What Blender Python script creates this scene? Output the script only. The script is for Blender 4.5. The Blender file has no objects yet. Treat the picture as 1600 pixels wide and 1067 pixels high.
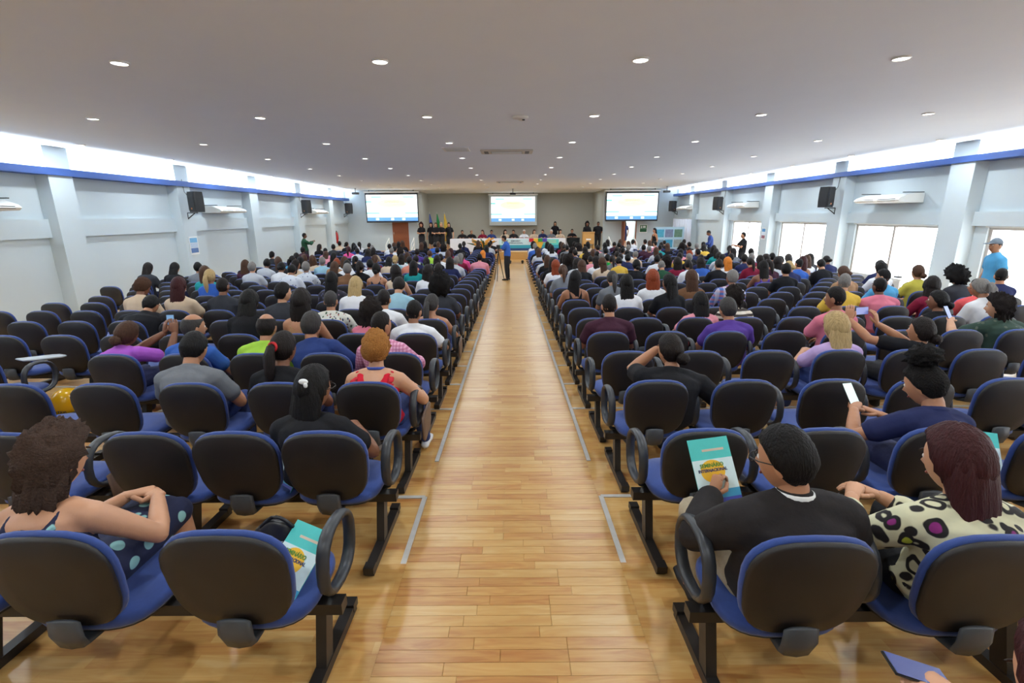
import bpy, bmesh, math, random
from mathutils import Vector, Matrix, noise
random.seed(7)
V = Vector
PI = math.pi
S = bpy.context.scene
COL = S.collection

# ---------------------------------------------------------------- camera, world, exposure
CAMH = 1.8
cam_d = bpy.data.cameras.new('camera')
cam_d.sensor_fit = 'HORIZONTAL'; cam_d.sensor_width = 36.0
cam_d.lens = 36.0 * 755 / 1600
cam_d.clip_start = 0.05; cam_d.clip_end = 200
cam = bpy.data.objects.new('camera', cam_d); COL.objects.link(cam)
PITCH = math.atan(197 / 755)
cam.matrix_world = Matrix.Translation((0, 0, CAMH)) @ Matrix.Rotation(PI / 2 - PITCH, 4, 'X') @ Matrix.Rotation(-0.006, 4, 'Z')
S.camera = cam

W = bpy.data.worlds.new('world'); S.world = W; W.use_nodes = True
bg = W.node_tree.nodes['Background']
bg.inputs['Color'].default_value = (0.93, 0.97, 1.0, 1); bg.inputs['Strength'].default_value = 7.0
S.view_settings.view_transform = 'Standard'; S.view_settings.look = 'None'
S.view_settings.gamma = 1.0; S.view_settings.use_curve_mapping = False
S.view_settings.exposure = 0.2
S.cycles.use_denoising = True
S.cycles.max_bounces = 8; S.cycles.diffuse_bounces = 6; S.cycles.glossy_bounces = 3
S.cycles.transparent_max_bounces = 6; S.cycles.sample_clamp_indirect = 6.0

LAMP_W = 21.5       # each recessed downlight
COVE_W = 880.0      # each cove strip

# ---------------------------------------------------------------- room measures
XW = 10.2           # side walls
CEIL = 3.3
YF = 31.0           # wall either side of the stage recess
YN = 35.2           # back of the stage recess
YB = -4.0           # wall behind the photographer
SLOPE_END = 15.5
STAGE_Z = -0.30
STAGE_Y = 27.6
ROW0, PITCH_R = 1.67, 0.855
NROWS = 27
def fl(d): return -0.04 * min(max(d, 0.0), SLOPE_END)
FLAT = fl(99)

# ---------------------------------------------------------------- mesh helpers
class MB:
    def __init__(s): s.v = []; s.f = []; s.m = []; s.mi = 0
    def add(s, vs, fs):
        o = len(s.v); s.v += [V(p) for p in vs]
        for f in fs: s.f.append([i + o for i in f]); s.m.append(s.mi)
    def box(s, a, b):
        x0, y0, z0 = a; x1, y1, z1 = b
        s.add([(x0,y0,z0),(x1,y0,z0),(x1,y1,z0),(x0,y1,z0),(x0,y0,z1),(x1,y0,z1),(x1,y1,z1),(x0,y1,z1)],
              [(0,3,2,1),(4,5,6,7),(0,1,5,4),(1,2,6,5),(2,3,7,6),(3,0,4,7)])
    def obox(s, c, ax, ay, az):
        c = V(c); ax, ay, az = V(ax), V(ay), V(az)
        p = [c + i*ax + j*ay + k*az for k in (-1,1) for j in (-1,1) for i in (-1,1)]
        s.add(p, [(0,2,3,1),(4,5,7,6),(0,1,5,4),(1,3,7,5),(3,2,6,7),(2,0,4,6)])
    def tube(s, pts, rad, n=10, side=(1,0,0), closed=False, ridge=0.0, round_cap=True):
        pts = [V(p) for p in pts]; L = len(pts)
        rad = [(r, r) if not isinstance(r, (tuple, list)) else r for r in rad]
        side0 = V(side); rings = []
        def frame(i):
            if closed: t = pts[(i+1) % L] - pts[i-1]
            elif i == 0: t = pts[1] - pts[0]
            elif i == L-1: t = pts[-1] - pts[-2]
            else: t = (pts[i+1]-pts[i]).normalized() + (pts[i]-pts[i-1]).normalized()
            t.normalize(); sd = side0 - t * side0.dot(t)
            if sd.length < 1e-4: sd = t.orthogonal()
            sd.normalize(); return t, sd, t.cross(sd)
        lst = []
        for i in range(L):
            t, sd, bn = frame(i); lst.append((pts[i], sd, bn, rad[i]))
        if not closed and round_cap:
            t0 = (pts[1]-pts[0]).normalized(); t1 = (pts[-1]-pts[-2]).normalized()
            r0 = min(rad[0]); r1 = min(rad[-1])
            p, sd, bn, r = lst[0]; lst.insert(0, (p - t0*r0*0.55, sd, bn, (r[0]*0.72, r[1]*0.72)))
            p, sd, bn, r = lst[-1]; lst.append((p + t1*r1*0.55, sd, bn, (r[0]*0.72, r[1]*0.72)))
        vs = []; fs = []
        for (p, sd, bn, r) in lst:
            for k in range(n):
                a = 2*PI*k/n; q = 1 + (ridge*math.sin(5*a+len(vs)*0.013) if ridge else 0)
                vs.append(p + sd*(r[0]*q*math.cos(a)) + bn*(r[1]*q*math.sin(a)))
        m = len(lst)
        for i in range(m if closed else m-1):
            for k in range(n):
                a = i*n+k; b = i*n+(k+1) % n; c = ((i+1) % m)*n+(k+1) % n; d = ((i+1) % m)*n+k
                fs.append((a, b, c, d))
        if not closed:
            e0, e1 = 0.0, 0.0
            if round_cap: e0, e1 = r0*0.4, r1*0.4
            tt0 = (lst[1][0]-lst[0][0]).normalized(); tt1 = (lst[-1][0]-lst[-2][0]).normalized()
            i0 = len(vs); vs.append(lst[0][0]-tt0*e0); i1 = len(vs); vs.append(lst[-1][0]+tt1*e1)
            for k in range(n):
                fs.append((i0, (k+1) % n, k)); fs.append((i1, (m-1)*n+k, (m-1)*n+(k+1) % n))
        s.add(vs, fs)
    def ball(s, c, r, nu=12, nv=8, bump=0.0, sc=14.0, M=None):
        c = V(c); r = r if isinstance(r, (tuple, list)) else (r, r, r); vs = []; fs = []
        for j in range(nv+1):
            ph = PI*j/nv
            for i in range(nu):
                a = 2*PI*i/nu; d = V((math.sin(ph)*math.cos(a), math.sin(ph)*math.sin(a), math.cos(ph)))
                q = 1 + (bump*noise.noise(d*sc*0.3 + c*7) if bump else 0)
                p = V((d.x*r[0]*q, d.y*r[1]*q, d.z*r[2]*q))
                vs.append(c + (M @ p if M else p))
        for j in range(nv):
            for i in range(nu):
                fs.append((j*nu+i, (j+1)*nu+i, (j+1)*nu+(i+1) % nu, j*nu+(i+1) % nu))
        s.add(vs, fs)
    def plate(s, outline, z0, z1, M=None, dome=0.0):
        """outline: 2D points; extruded z0..z1 with softened edges, optional domed top"""
        n = len(outline); cx = sum(p[0] for p in outline)/n; cy = sum(p[1] for p in outline)/n
        lay = [(0.955, z0), (1.0, z0+(z1-z0)*0.3), (1.0, z0+(z1-z0)*0.7), (0.95, z1), (0.6, z1+dome*0.7)]
        vs = []; fs = []
        for (k, z) in lay:
            for p in outline: vs.append(V((cx+(p[0]-cx)*k, cy+(p[1]-cy)*k, z)))
        vs.append(V((cx, cy, z0))); vs.append(V((cx, cy, z1+dome)))
        if M: vs = [M @ p for p in vs]
        for j in range(len(lay)-1):
            for i in range(n): fs.append((j*n+i, j*n+(i+1) % n, (j+1)*n+(i+1) % n, (j+1)*n+i))
        c0 = len(lay)*n
        for i in range(n):
            fs.append((c0, (i+1) % n, i)); b = (len(lay)-1)*n; fs.append((c0+1, b+i, b+(i+1) % n))
        s.add(vs, fs)
    def mesh(s, name, mats, smooth=True, fix=False):
        me = bpy.data.meshes.new(name); me.from_pydata([tuple(p) for p in s.v], [], s.f)
        for m in mats: me.materials.append(m)
        if len(mats) > 1: me.polygons.foreach_set('material_index', s.m)
        me.polygons.foreach_set('use_smooth', [smooth]*len(s.f))
        if fix:
            bm = bmesh.new(); bm.from_mesh(me); bmesh.ops.recalc_face_normals(bm, faces=bm.faces); bm.to_mesh(me); bm.free()
        me.update(); return me
    def join(s, me, mi=0):
        o = len(s.v); s.v += [v.co.copy() for v in me.vertices]
        for p in me.polygons: s.f.append([i+o for i in p.vertices]); s.m.append(mi)

TMP = bpy.data.scenes.new('tmp')
def tmp_dg():
    with bpy.context.temp_override(scene=TMP, view_layer=TMP.view_layers[0]):
        dg = bpy.context.evaluated_depsgraph_get(); dg.update(); return dg
def remesh(mb, vox, smooth=2):
    me = mb.mesh('t', [])
    ob = bpy.data.objects.new('t', me); TMP.collection.objects.link(ob)
    r = ob.modifiers.new('r', 'REMESH'); r.mode = 'VOXEL'; r.voxel_size = vox
    if smooth:
        q = ob.modifiers.new('s', 'SMOOTH'); q.factor = 0.5; q.iterations = smooth
    dg = tmp_dg()
    out = bpy.data.meshes.new_from_object(ob.evaluated_get(dg))
    bpy.data.objects.remove(ob); bpy.data.meshes.remove(me)
    return out

def link(name, me, parent=None, loc=(0,0,0), rz=0, M=None, color=None):
    o = bpy.data.objects.new(name, me); COL.objects.link(o)
    if parent is not None: o.parent = parent
    if M is not None: o.matrix_local = M
    else: o.location = loc; o.rotation_euler = (0, 0, rz)
    if color: o.color = (*color, 1)
    return o
def tag(o, label=None, cat=None, group=None, kind=None):
    if label: o['label'] = label
    if cat: o['category'] = cat
    if group: o['group'] = group
    if kind: o['kind'] = kind
    return o
def thing(name, label, cat, loc=(0,0,0), rz=0, group=None):
    o = bpy.data.objects.new(name, None); COL.objects.link(o); o.location = loc; o.rotation_euler = (0,0,rz)
    o.empty_display_size = 0.1
    return tag(o, label, cat, group)
def boxobj(name, a, b, m, parent=None, bev=0):
    c = [(a[i]+b[i])/2 for i in range(3)]
    mb = MB(); mb.box([a[i]-c[i] for i in range(3)], [b[i]-c[i] for i in range(3)])
    me = mb.mesh(name, [m], smooth=False)
    if bev:
        bm = bmesh.new(); bm.from_mesh(me); bmesh.ops.bevel(bm, geom=bm.edges[:], offset=bev, segments=2, affect='EDGES', clamp_overlap=True); bm.to_mesh(me); bm.free()
    return link(name, me, parent, c)
def wbox(name, a, b, m, parent=None):
    q = MB(); q.box(a, b); return link(name, q.mesh(name, [m], smooth=False), parent)
def struct(o): o['kind'] = 'structure'; return o

# ---------------------------------------------------------------- materials
def mat(name, col=(0.8,0.8,0.8), rough=0.6, metal=0.0, objcol=False, noise_amt=0.0, scale=40, bump=0.0, bscale=120, spec=0.5, emit=None, es=0, sheen=0.0, stretch=None):
    m = bpy.data.materials.new(name); m.use_nodes = True; nt = m.node_tree; N = nt.nodes; Lk = nt.links
    b = N['Principled BSDF']; b.inputs['Roughness'].default_value = rough; b.inputs['Metallic'].default_value = metal
    b.inputs['Specular IOR Level'].default_value = spec
    if sheen: b.inputs['Sheen Weight'].default_value = sheen
    tc = N.new('ShaderNodeTexCoord'); src = tc.outputs['Object']
    if stretch:
        mp = N.new('ShaderNodeMapping'); mp.inputs['Scale'].default_value = stretch; Lk.new(src, mp.inputs[0]); src = mp.outputs[0]
    if objcol:
        oi = N.new('ShaderNodeObjectInfo'); c = oi.outputs['Color']
    else:
        r = N.new('ShaderNodeRGB'); r.outputs[0].default_value = (*col, 1); c = r.outputs[0]
    if noise_amt:
        nz = N.new('ShaderNodeTexNoise'); nz.inputs['Scale'].default_value = scale; nz.inputs['Detail'].default_value = 4
        Lk.new(src, nz.inputs['Vector'])
        mr = N.new('ShaderNodeMapRange'); mr.inputs['To Min'].default_value = 1-noise_amt; mr.inputs['To Max'].default_value = 1+noise_amt
        Lk.new(nz.outputs['Fac'], mr.inputs['Value'])
        mx = N.new('ShaderNodeMix'); mx.data_type = 'RGBA'; mx.blend_type = 'MULTIPLY'; mx.inputs['Factor'].default_value = 1
        Lk.new(c, mx.inputs['A']); Lk.new(mr.outputs[0], mx.inputs['B']); c = mx.outputs['Result']
    Lk.new(c, b.inputs['Base Color'])
    if bump:
        n2 = N.new('ShaderNodeTexNoise'); n2.inputs['Scale'].default_value = bscale; n2.inputs['Detail'].default_value = 3
        Lk.new(src, n2.inputs['Vector'])
        bp = N.new('ShaderNodeBump'); bp.inputs['Strength'].default_value = bump; bp.inputs['Distance'].default_value = 0.01
        Lk.new(n2.outputs['Fac'], bp.inputs['Height']); Lk.new(bp.outputs[0], b.inputs['Normal'])
    if emit: b.inputs['Emission Color'].default_value = (*emit, 1); b.inputs['Emission Strength'].default_value = es
    return m

def srgb(r, g, b):
    f = lambda c: (c/255/12.92) if c <= 10 else ((c/255+0.055)/1.055)**2.4
    return (f(r), f(g), f(b))

M_WALL = mat('wall_paint', srgb(200,212,217), 0.75, noise_amt=0.02, scale=3, bump=0.03, bscale=60)
M_STAGEWALL = mat('stage_wall_paint', srgb(176,177,168), 0.8, noise_amt=0.02, scale=3)
M_CEIL = mat('ceiling_paint', srgb(240,248,255), 0.85, noise_amt=0.02, scale=2)
M_BLUELEDGE = mat('blue_paint', srgb(52,84,150), 0.55, noise_amt=0.05)
M_WHITE = mat('white_plastic', srgb(232,232,226), 0.4)
M_BLACKP = mat('black_plastic', srgb(30,31,34), 0.45, noise_amt=0.1, bump=0.05, bscale=300)
M_SHELL = mat('chair_shell_plastic', srgb(25,23,25), 0.48, noise_amt=0.12, scale=25, bump=0.12, bscale=420)
M_ARM = mat('armrest_rubber', srgb(46,49,54), 0.4, noise_amt=0.08, bump=0.05, bscale=200)
M_STEEL = mat('black_painted_steel', srgb(36,32,30), 0.4, noise_amt=0.1, scale=15)
M_BLUEFAB = mat('blue_seat_fabric', srgb(38,66,136), 0.75, noise_amt=0.14, scale=60, bump=0.15, bscale=500, sheen=0.2)
M_BRACKET = mat('grey_bracket_plastic', srgb(62,66,72), 0.45, noise_amt=0.1)
M_TABTOP = mat('tablet_laminate', srgb(176,184,190), 0.35, noise_amt=0.03)
M_TABUND = mat('tablet_underside', srgb(98,76,62), 0.5, noise_amt=0.1)
M_STRIP = mat('aluminium_strip', srgb(190,188,184), 0.45, 0.2, noise_amt=0.15, scale=20)
M_DARK = mat('dark_metal', srgb(24,24,26), 0.4)
M_LIGHT = mat('lamp_diffuser', (1,1,1), 0.4, emit=(1,0.98,0.95), es=9)
M_COVEGLOW = mat('cove_tube_glow', (1,1,1), 0.4, emit=(0.95,1,1), es=6)
M_SKIN = mat('skin', objcol=True, rough=0.5, noise_amt=0.05, scale=30, bump=0.04, bscale=200)
M_EYE = mat('eye_white', srgb(235,230,225), 0.2)
M_IRIS = mat('eye_iris', srgb(30,18,12), 0.15)
M_LIP = mat('lip', srgb(130,62,56), 0.4)
M_HAIR = mat('hair', objcol=True, rough=0.55, spec=0.2, noise_amt=0.5, scale=90, bump=0.8, bscale=150, stretch=(1,1,0.12))
M_CURL = mat('curly_hair', objcol=True, rough=0.8, spec=0.2, noise_amt=0.5, scale=90, bump=0.9, bscale=110)
M_CLOTH = mat('cloth', objcol=True, rough=0.85, noise_amt=0.08, scale=18, bump=0.3, bscale=26, spec=0.2)
M_DENIM = mat('trouser_cloth', objcol=True, rough=0.85, noise_amt=0.15, scale=60, bump=0.25, bscale=40)
M_SHOE = mat('shoe', objcol=True, rough=0.5, noise_amt=0.05)
M_WOOD = mat('door_wood', srgb(140,74,32), 0.45, noise_amt=0.25, scale=6, stretch=(1,1,8))
M_OAK = mat('light_wood', srgb(196,150,84), 0.45, noise_amt=0.15, scale=8, stretch=(1,8,8))
M_TABLECLOTH = mat('white_tablecloth', srgb(222,224,232), 0.8, noise_amt=0.03, bump=0.2, bscale=8)
M_PAPER = mat('white_paper', srgb(235,238,238), 0.7)

def nodes_of(name, rough=0.8):
    m = bpy.data.materials.new(name); m.use_nodes = True; nt = m.node_tree
    b = nt.nodes['Principled BSDF']; b.inputs['Roughness'].default_value = rough
    tc = nt.nodes.new('ShaderNodeTexCoord'); return m, nt.nodes, nt.links, b, tc.outputs['Object']
def ramp(N, stops, interp='LINEAR'):
    r = N.new('ShaderNodeValToRGB'); e = r.color_ramp.elements; r.color_ramp.interpolation = interp
    e[0].position, e[0].color = stops[0][0], (*stops[0][1], 1); e[1].position, e[1].color = stops[-1][0], (*stops[-1][1], 1)
    for p, c in stops[1:-1]:
        q = e.new(p); q.color = (*c, 1)
    return r
WOODS = [(0.0, srgb(170,112,60)), (0.25, srgb(184,133,74)), (0.5, srgb(194,149,86)), (0.75, srgb(199,158,96)), (1.0, srgb(205,169,112))]
def floor_mat(name, per_object):
    m, N, L, b, oc = nodes_of(name, 0.3)
    geo = N.new('ShaderNodeNewGeometry')
    if per_object:
        oi = N.new('ShaderNodeObjectInfo'); fac = oi.outputs['Random']
        off = N.new('ShaderNodeVectorMath'); off.operation = 'ADD'; L.new(geo.outputs['Position'], off.inputs[0])
        cmb = N.new('ShaderNodeCombineXYZ'); ml = N.new('ShaderNodeMath'); ml.operation = 'MULTIPLY'; ml.inputs[1].default_value = 31; L.new(fac, ml.inputs[0]); L.new(ml.outputs[0], cmb.inputs[2]); L.new(cmb.outputs[0], off.inputs[1]); pos = off.outputs[0]
    else:
        br = N.new('ShaderNodeTexBrick'); br.inputs['Scale'].default_value = 1.0
        br.inputs['Brick Width'].default_value = 0.46; br.inputs['Row Height'].default_value = 0.066; br.inputs['Mortar Size'].default_value = 0.0006
        br.inputs['Color1'].default_value = (0,0,0,1); br.inputs['Color2'].default_value = (1,1,1,1); br.inputs['Mortar'].default_value = (0.1,0.1,0.1,1)
        br.offset = 0.37; br.squash = 1.0; L.new(geo.outputs['Position'], br.inputs['Vector'])
        fac = br.outputs['Color']; pos = geo.outputs['Position']
    mp = N.new('ShaderNodeMapping'); mp.inputs['Scale'].default_value = (2.2, 16, 16); L.new(pos, mp.inputs[0])
    nz = N.new('ShaderNodeTexNoise'); nz.inputs['Scale'].default_value = 1.6; nz.inputs['Detail'].default_value = 6; nz.inputs['Distortion'].default_value = 1.2; L.new(mp.outputs[0], nz.inputs['Vector'])
    mr = N.new('ShaderNodeMapRange'); mr.inputs['From Min'].default_value = 0.25; mr.inputs['From Max'].default_value = 0.75; mr.inputs['To Min'].default_value = -0.34; mr.inputs['To Max'].default_value = 0.34; L.new(nz.outputs['Fac'], mr.inputs['Value'])
    ad = N.new('ShaderNodeMath'); ad.operation = 'ADD'; L.new(fac, ad.inputs[0]); L.new(mr.outputs[0], ad.inputs[1])
    sq = N.new('ShaderNodeMapRange'); sq.inputs['To Min'].default_value = 0.22; sq.inputs['To Max'].default_value = 0.85; L.new(fac, sq.inputs['Value']); L.new(sq.outputs[0], ad.inputs[0])
    rp = ramp(N, WOODS); L.new(ad.outputs[0], rp.inputs[0]); L.new(rp.outputs[0], b.inputs['Base Color'])
    b.inputs['Specular IOR Level'].default_value = 0.45
    return m
M_PLANK = floor_mat('floor_plank_wood', True)
M_FLOOR = floor_mat('floor_laminate', False)

# patterned cloths
def pattern(name, base, kind, cols):
    m, N, L, b, oc = nodes_of(name, 0.85)
    def mix(fac, A, B):
        x = N.new('ShaderNodeMix'); x.data_type = 'RGBA'; L.new(fac, x.inputs['Factor'])
        for k, c in (('A', A), ('B', B)):
            if isinstance(c, tuple): x.inputs[k].default_value = (*c, 1)
            else: L.new(c, x.inputs[k])
        return x.outputs['Result']
    def step(val, lo, hi):
        x = N.new('ShaderNodeMapRange'); x.inputs['From Min'].default_value = lo; x.inputs['From Max'].default_value = hi; L.new(val, x.inputs['Value']); return x.outputs[0]
    cur = base
    if kind == 'dots':
        v = N.new('ShaderNodeTexVoronoi'); v.inputs['Scale'].default_value = 11; v.inputs['Randomness'].default_value = 0.75; L.new(oc, v.inputs['Vector'])
        cur = mix(step(v.outputs['Distance'], 0.30, 0.27), base, cols[0])
    elif kind == 'leopard':
        v = N.new('ShaderNodeTexVoronoi'); v.inputs['Scale'].default_value = 13; v.inputs['Randomness'].default_value = 0.9
        nz = N.new('ShaderNodeTexNoise'); nz.inputs['Scale'].default_value = 9; L.new(oc, nz.inputs['Vector'])
        va = N.new('ShaderNodeVectorMath'); va.operation = 'MULTIPLY_ADD'; L.new(nz.outputs['Color'], va.inputs[0]); va.inputs[1].default_value = (0.06,0.06,0.06); L.new(oc, va.inputs[2]); L.new(va.outputs[0], v.inputs['Vector'])
        d = v.outputs['Distance']; c1 = mix(step(d, 0.46, 0.42), base, cols[0])
        rp = ramp(N, [(0, cols[1]), (0.34, base), (0.6, cols[2]), (0.8, base)], 'CONSTANT'); sx = N.new('ShaderNodeSeparateColor'); L.new(v.outputs['Color'], sx.inputs[0]); L.new(sx.outputs[0], rp.inputs[0])
        cur = mix(step(d, 0.26, 0.22), c1, rp.outputs[0])
    elif kind == 'floral':
        for i, c in enumerate(cols):
            v = N.new('ShaderNodeTexVoronoi'); v.inputs['Scale'].default_value = 15+4*i; mp = N.new('ShaderNodeMapping'); mp.inputs['Location'].default_value = (i*3.3, i, i*1.7); mp.inputs['Scale'].default_value = (1,1,0.6); L.new(oc, mp.inputs[0]); L.new(mp.outputs[0], v.inputs['Vector'])
            cur = mix(step(v.outputs['Distance'], 0.24, 0.18), cur, c)
    elif kind in ('gingham', 'plaid', 'stripes'):
        axes = {'gingham': (('X', 110), ('Z', 110)), 'plaid': (('Z', 45), ('X', 30)), 'stripes': (('Z', 50),)}[kind]
        sp = N.new('ShaderNodeSeparateXYZ'); L.new(oc, sp.inputs[0])
        for i, (a, sc) in enumerate(axes):
            ml = N.new('ShaderNodeMath'); ml.operation = 'MULTIPLY'; ml.inputs[1].default_value = sc*2; L.new(sp.outputs[a], ml.inputs[0])
            sn = N.new('ShaderNodeMath'); sn.operation = 'SINE'; L.new(ml.outputs[0], sn.inputs[0])
            k = N.new('ShaderNodeMath'); k.operation = 'MULTIPLY'; k.inputs[1].default_value = 0.55 if kind != 'stripes' else 1; L.new(step(sn.outputs[0], -0.1, 0.2), k.inputs[0])
            cur = mix(k.outputs[0], cur, cols[i % len(cols)])
    if isinstance(cur, tuple): b.inputs['Base Color'].default_value = (*cur, 1)
    else: L.new(cur, b.inputs['Base Color'])
    n2 = N.new('ShaderNodeTexNoise'); n2.inputs['Scale'].default_value = 22; L.new(oc, n2.inputs['Vector'])
    bp = N.new('ShaderNodeBump'); bp.inputs['Strength'].default_value = 0.25; bp.inputs['Distance'].default_value = 0.01; L.new(n2.outputs['Fac'], bp.inputs['Height']); L.new(bp.outputs[0], b.inputs['Normal'])
    return m
PAT = {
 'dots': pattern('navy_polka_dot_cloth', srgb(28,34,66), 'dots', [srgb(140,190,190)]),
 'leopard': pattern('leopard_print_cloth', srgb(206,204,172), 'leopard', [srgb(28,24,26), srgb(140,40,120), srgb(178,190,60)]),
 'floralwhite': pattern('white_floral_cloth', srgb(206,206,196), 'floral', [srgb(70,96,72), srgb(50,60,80), srgb(150,84,70)]),
 'floraldark': pattern('dark_floral_cloth', srgb(40,38,48), 'floral', [srgb(150,120,140), srgb(90,90,120)]),
 'gingham': pattern('pink_gingham_cloth', srgb(222,170,196), 'gingham', [srgb(176,84,124), srgb(176,84,124)]),
 'plaid': pattern('blue_orange_plaid_cloth', srgb(84,120,190), 'plaid', [srgb(206,104,64), srgb(210,214,226)]),
 'zigzag': pattern('cream_black_print_cloth', srgb(214,206,190), 'stripes', [srgb(60,52,48)]),
 'smudge': pattern('white_printed_tee_cloth', srgb(206,212,220), 'floral', [srgb(120,128,150)]),
 'lace': pattern('green_lace_cloth', srgb(38,62,52), 'floral', [srgb(84,92,78)]),
}
# ---------------------------------------------------------------- the setting
ROOM = (-XW, XW)
mb = MB()
ys = [YB, 0.0, SLOPE_END, YN+0.3]
for i in range(3):
    a, b = ys[i], ys[i+1]
    mb.add([(-XW-.3,a,fl(a)),(XW+.3,a,fl(a)),(XW+.3,b,fl(b)),(-XW-.3,b,fl(b)),(-XW-.3,a,-1.0),(XW+.3,a,-1.0),(XW+.3,b,-1.0),(-XW-.3,b,-1.0)],
           [(0,1,2,3),(7,6,5,4),(0,4,5,1),(2,6,7,3),(0,3,7,4),(1,5,6,2)])
FLOOR = struct(link('floor', mb.mesh('floor', [M_FLOOR], smooth=False)))
SLP = math.atan(-0.04)
pm = {}
for ln in (0.30, 0.36, 0.42, 0.48, 0.54):
    q = MB(); h = ln/2-0.0008; w = 0.0322
    q.add([(-h,-w,0),(h,-w,0),(h,w,0),(-h,w,0),(-h,-w,.0035),(h,-w,.0035),(h,w,.0035),(-h,w,.0035),(-h+.0008,-w+.0008,.0042),(h-.0008,-w+.0008,.0042),(h-.0008,w-.0008,.0042),(-h+.0008,w-.0008,.0042)],
          [(0,1,5,4),(1,2,6,5),(2,3,7,6),(3,0,4,7),(4,5,9,8),(5,6,10,9),(6,7,11,10),(7,4,8,11),(8,9,10,11)])
    pm[ln] = q.mesh('plank', [M_PLANK], smooth=False)
combos = [(.36,.42,.42),(.30,.48,.42),(.54,.36,.30),(.48,.30,.42),(.36,.54,.30),(.42,.36,.42)]
for r in range(100):
    d = 1.5 + r*0.066; cb = list(random.choice(combos)); random.shuffle(cb); x = -0.6
    for ln in cb:
        o = bpy.data.objects.new('plank', pm[ln]); COL.objects.link(o); o.parent = FLOOR
        o.location = (x+ln/2, d, fl(d)+0.0005); o.rotation_euler = (SLP, 0, 0); x += ln
def strip(x0, y0, x1, y1, w=0.032):
    a = V((x0,y0,fl(y0)+.003)); b = V((x1,y1,fl(y1)+.003)); t = (b-a).normalized(); sd = t.cross(V((0,0,1))).normalized()*w/2
    q = MB(); q.obox((a+b)/2, (b-a)/2, sd, V((0,0,.004))); link('edge_strip', q.mesh('edge_strip', [M_STRIP], smooth=False), FLOOR)
for sx in (-1, 1):
    strip(sx*.62, -1.0, sx*.62, 3.02); strip(sx*.62, 3.57, sx*.62, SLOPE_END); strip(sx*.62, SLOPE_END, sx*.62, 24.5)
    for d in [3.02] + [4.79+.87*i for i in range(12)]:
        strip(sx*.62, d, sx*(7.2), d)

struct(boxobj('ceiling', (-XW-.3, YB, CEIL), (XW+.3, YN+.3, CEIL+.15), M_CEIL))
PIL = [-5.5+4.1*i for i in range(9)]           # pilasters, 0.6 wide
wl = struct(wbox('wall_left', (-XW-.3, YB, -1), (-XW, YN+.3, CEIL), M_WALL))
for y in PIL:
    if y > YB: boxobj('pilaster', (-XW, y, -1), (-XW+.3, y+.6, CEIL), M_WALL, wl)
    y0 = max(y+.6, YB)
    boxobj('lintel_beam', (-XW, y0, 1.38), (-XW+.09, min(y+4.1, YF), 1.78), M_WALL, wl)
# right wall with window openings
WIN = [(y+.9, y+3.8) for y in PIL[:7] if y > -3.0]
ZS, ZT = -0.15, 1.5
wr = MB(); yy = YB
for (a, b) in WIN:
    wr.box((XW, yy, -1), (XW+.3, a, CEIL)); wr.box((XW, a, -1), (XW+.3, b, ZS)); wr.box((XW, a, ZT), (XW+.3, b, CEIL)); yy = b
wr.box((XW, yy, -1), (XW+.3, YN+.3, CEIL))
wr = struct(link('wall_right', wr.mesh('wall_right', [M_WALL], smooth=False)))
for y in PIL:
    if y > YB: boxobj('pilaster', (XW-.3, y, -1), (XW, y+.6, CEIL), M_WALL, wr)
    y0 = max(y+.6, YB)
    boxobj('lintel_beam', (XW-.09, y0, 1.52), (XW, min(y+4.1, YF), 1.82), M_WALL, wr)
mg = bpy.data.materials.new('window_glass'); mg.use_nodes = True
nt = mg.node_tree; nt.nodes.clear(); o_ = nt.nodes.new('ShaderNodeOutputMaterial'); mx = nt.nodes.new('ShaderNodeMixShader')
tr = nt.nodes.new('ShaderNodeBsdfTransparent'); gl = nt.nodes.new('ShaderNodeBsdfGlossy'); gl.inputs['Roughness'].default_value = 0.05
mx.inputs[0].default_value = 0.07; nt.links.new(tr.outputs[0], mx.inputs[1]); nt.links.new(gl.outputs[0], mx.inputs[2]); nt.links.new(mx.outputs[0], o_.inputs[0])
M_GLASS = mg
M_ALU = mat('window_aluminium', srgb(196,190,184), 0.4, 0.3)
for i, (a, b) in enumerate(WIN):
    q = MB(); x0, x1 = XW+.05, XW+.12
    q.box((x0,a,ZS),(x1,b,ZS+.06)); q.box((x0,a,ZT-.06),(x1,b,ZT)); q.box((x0,a,ZS+.06),(x1,a+.07,ZT-.06)); q.box((x0,b-.07,ZS+.06),(x1,b,ZT-.06))
    w_ = struct(link('window_%d' % (i+1), q.mesh('window_frame', [M_ALU], smooth=False)))
    m_ = (a+b)/2
    boxobj('mullion', (x0, m_-.035, ZS+.06), (x1, m_+.035, ZT-.06), M_ALU, w_)
    boxobj('pane', (XW+.08, a+.07, ZS+.06), (XW+.086, m_-.035, ZT-.06), M_GLASS, w_)
    boxobj('pane', (XW+.08, m_+.035, ZS+.06), (XW+.086, b-.07, ZT-.06), M_GLASS, w_)
    boxobj('window_sill', (XW-.03, a-.05, ZS-.04), (XW+.05, b+.05, ZS), M_WHITE, w_)
    boxobj('blind_rail', (XW-.06, a, ZT-.01), (XW-.005, b, ZT+.05), M_WHITE, w_)
struct(boxobj('wall_back', (-XW-.3, YB-.3, -1), (XW+.3, YB, CEIL), M_WALL))
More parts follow.
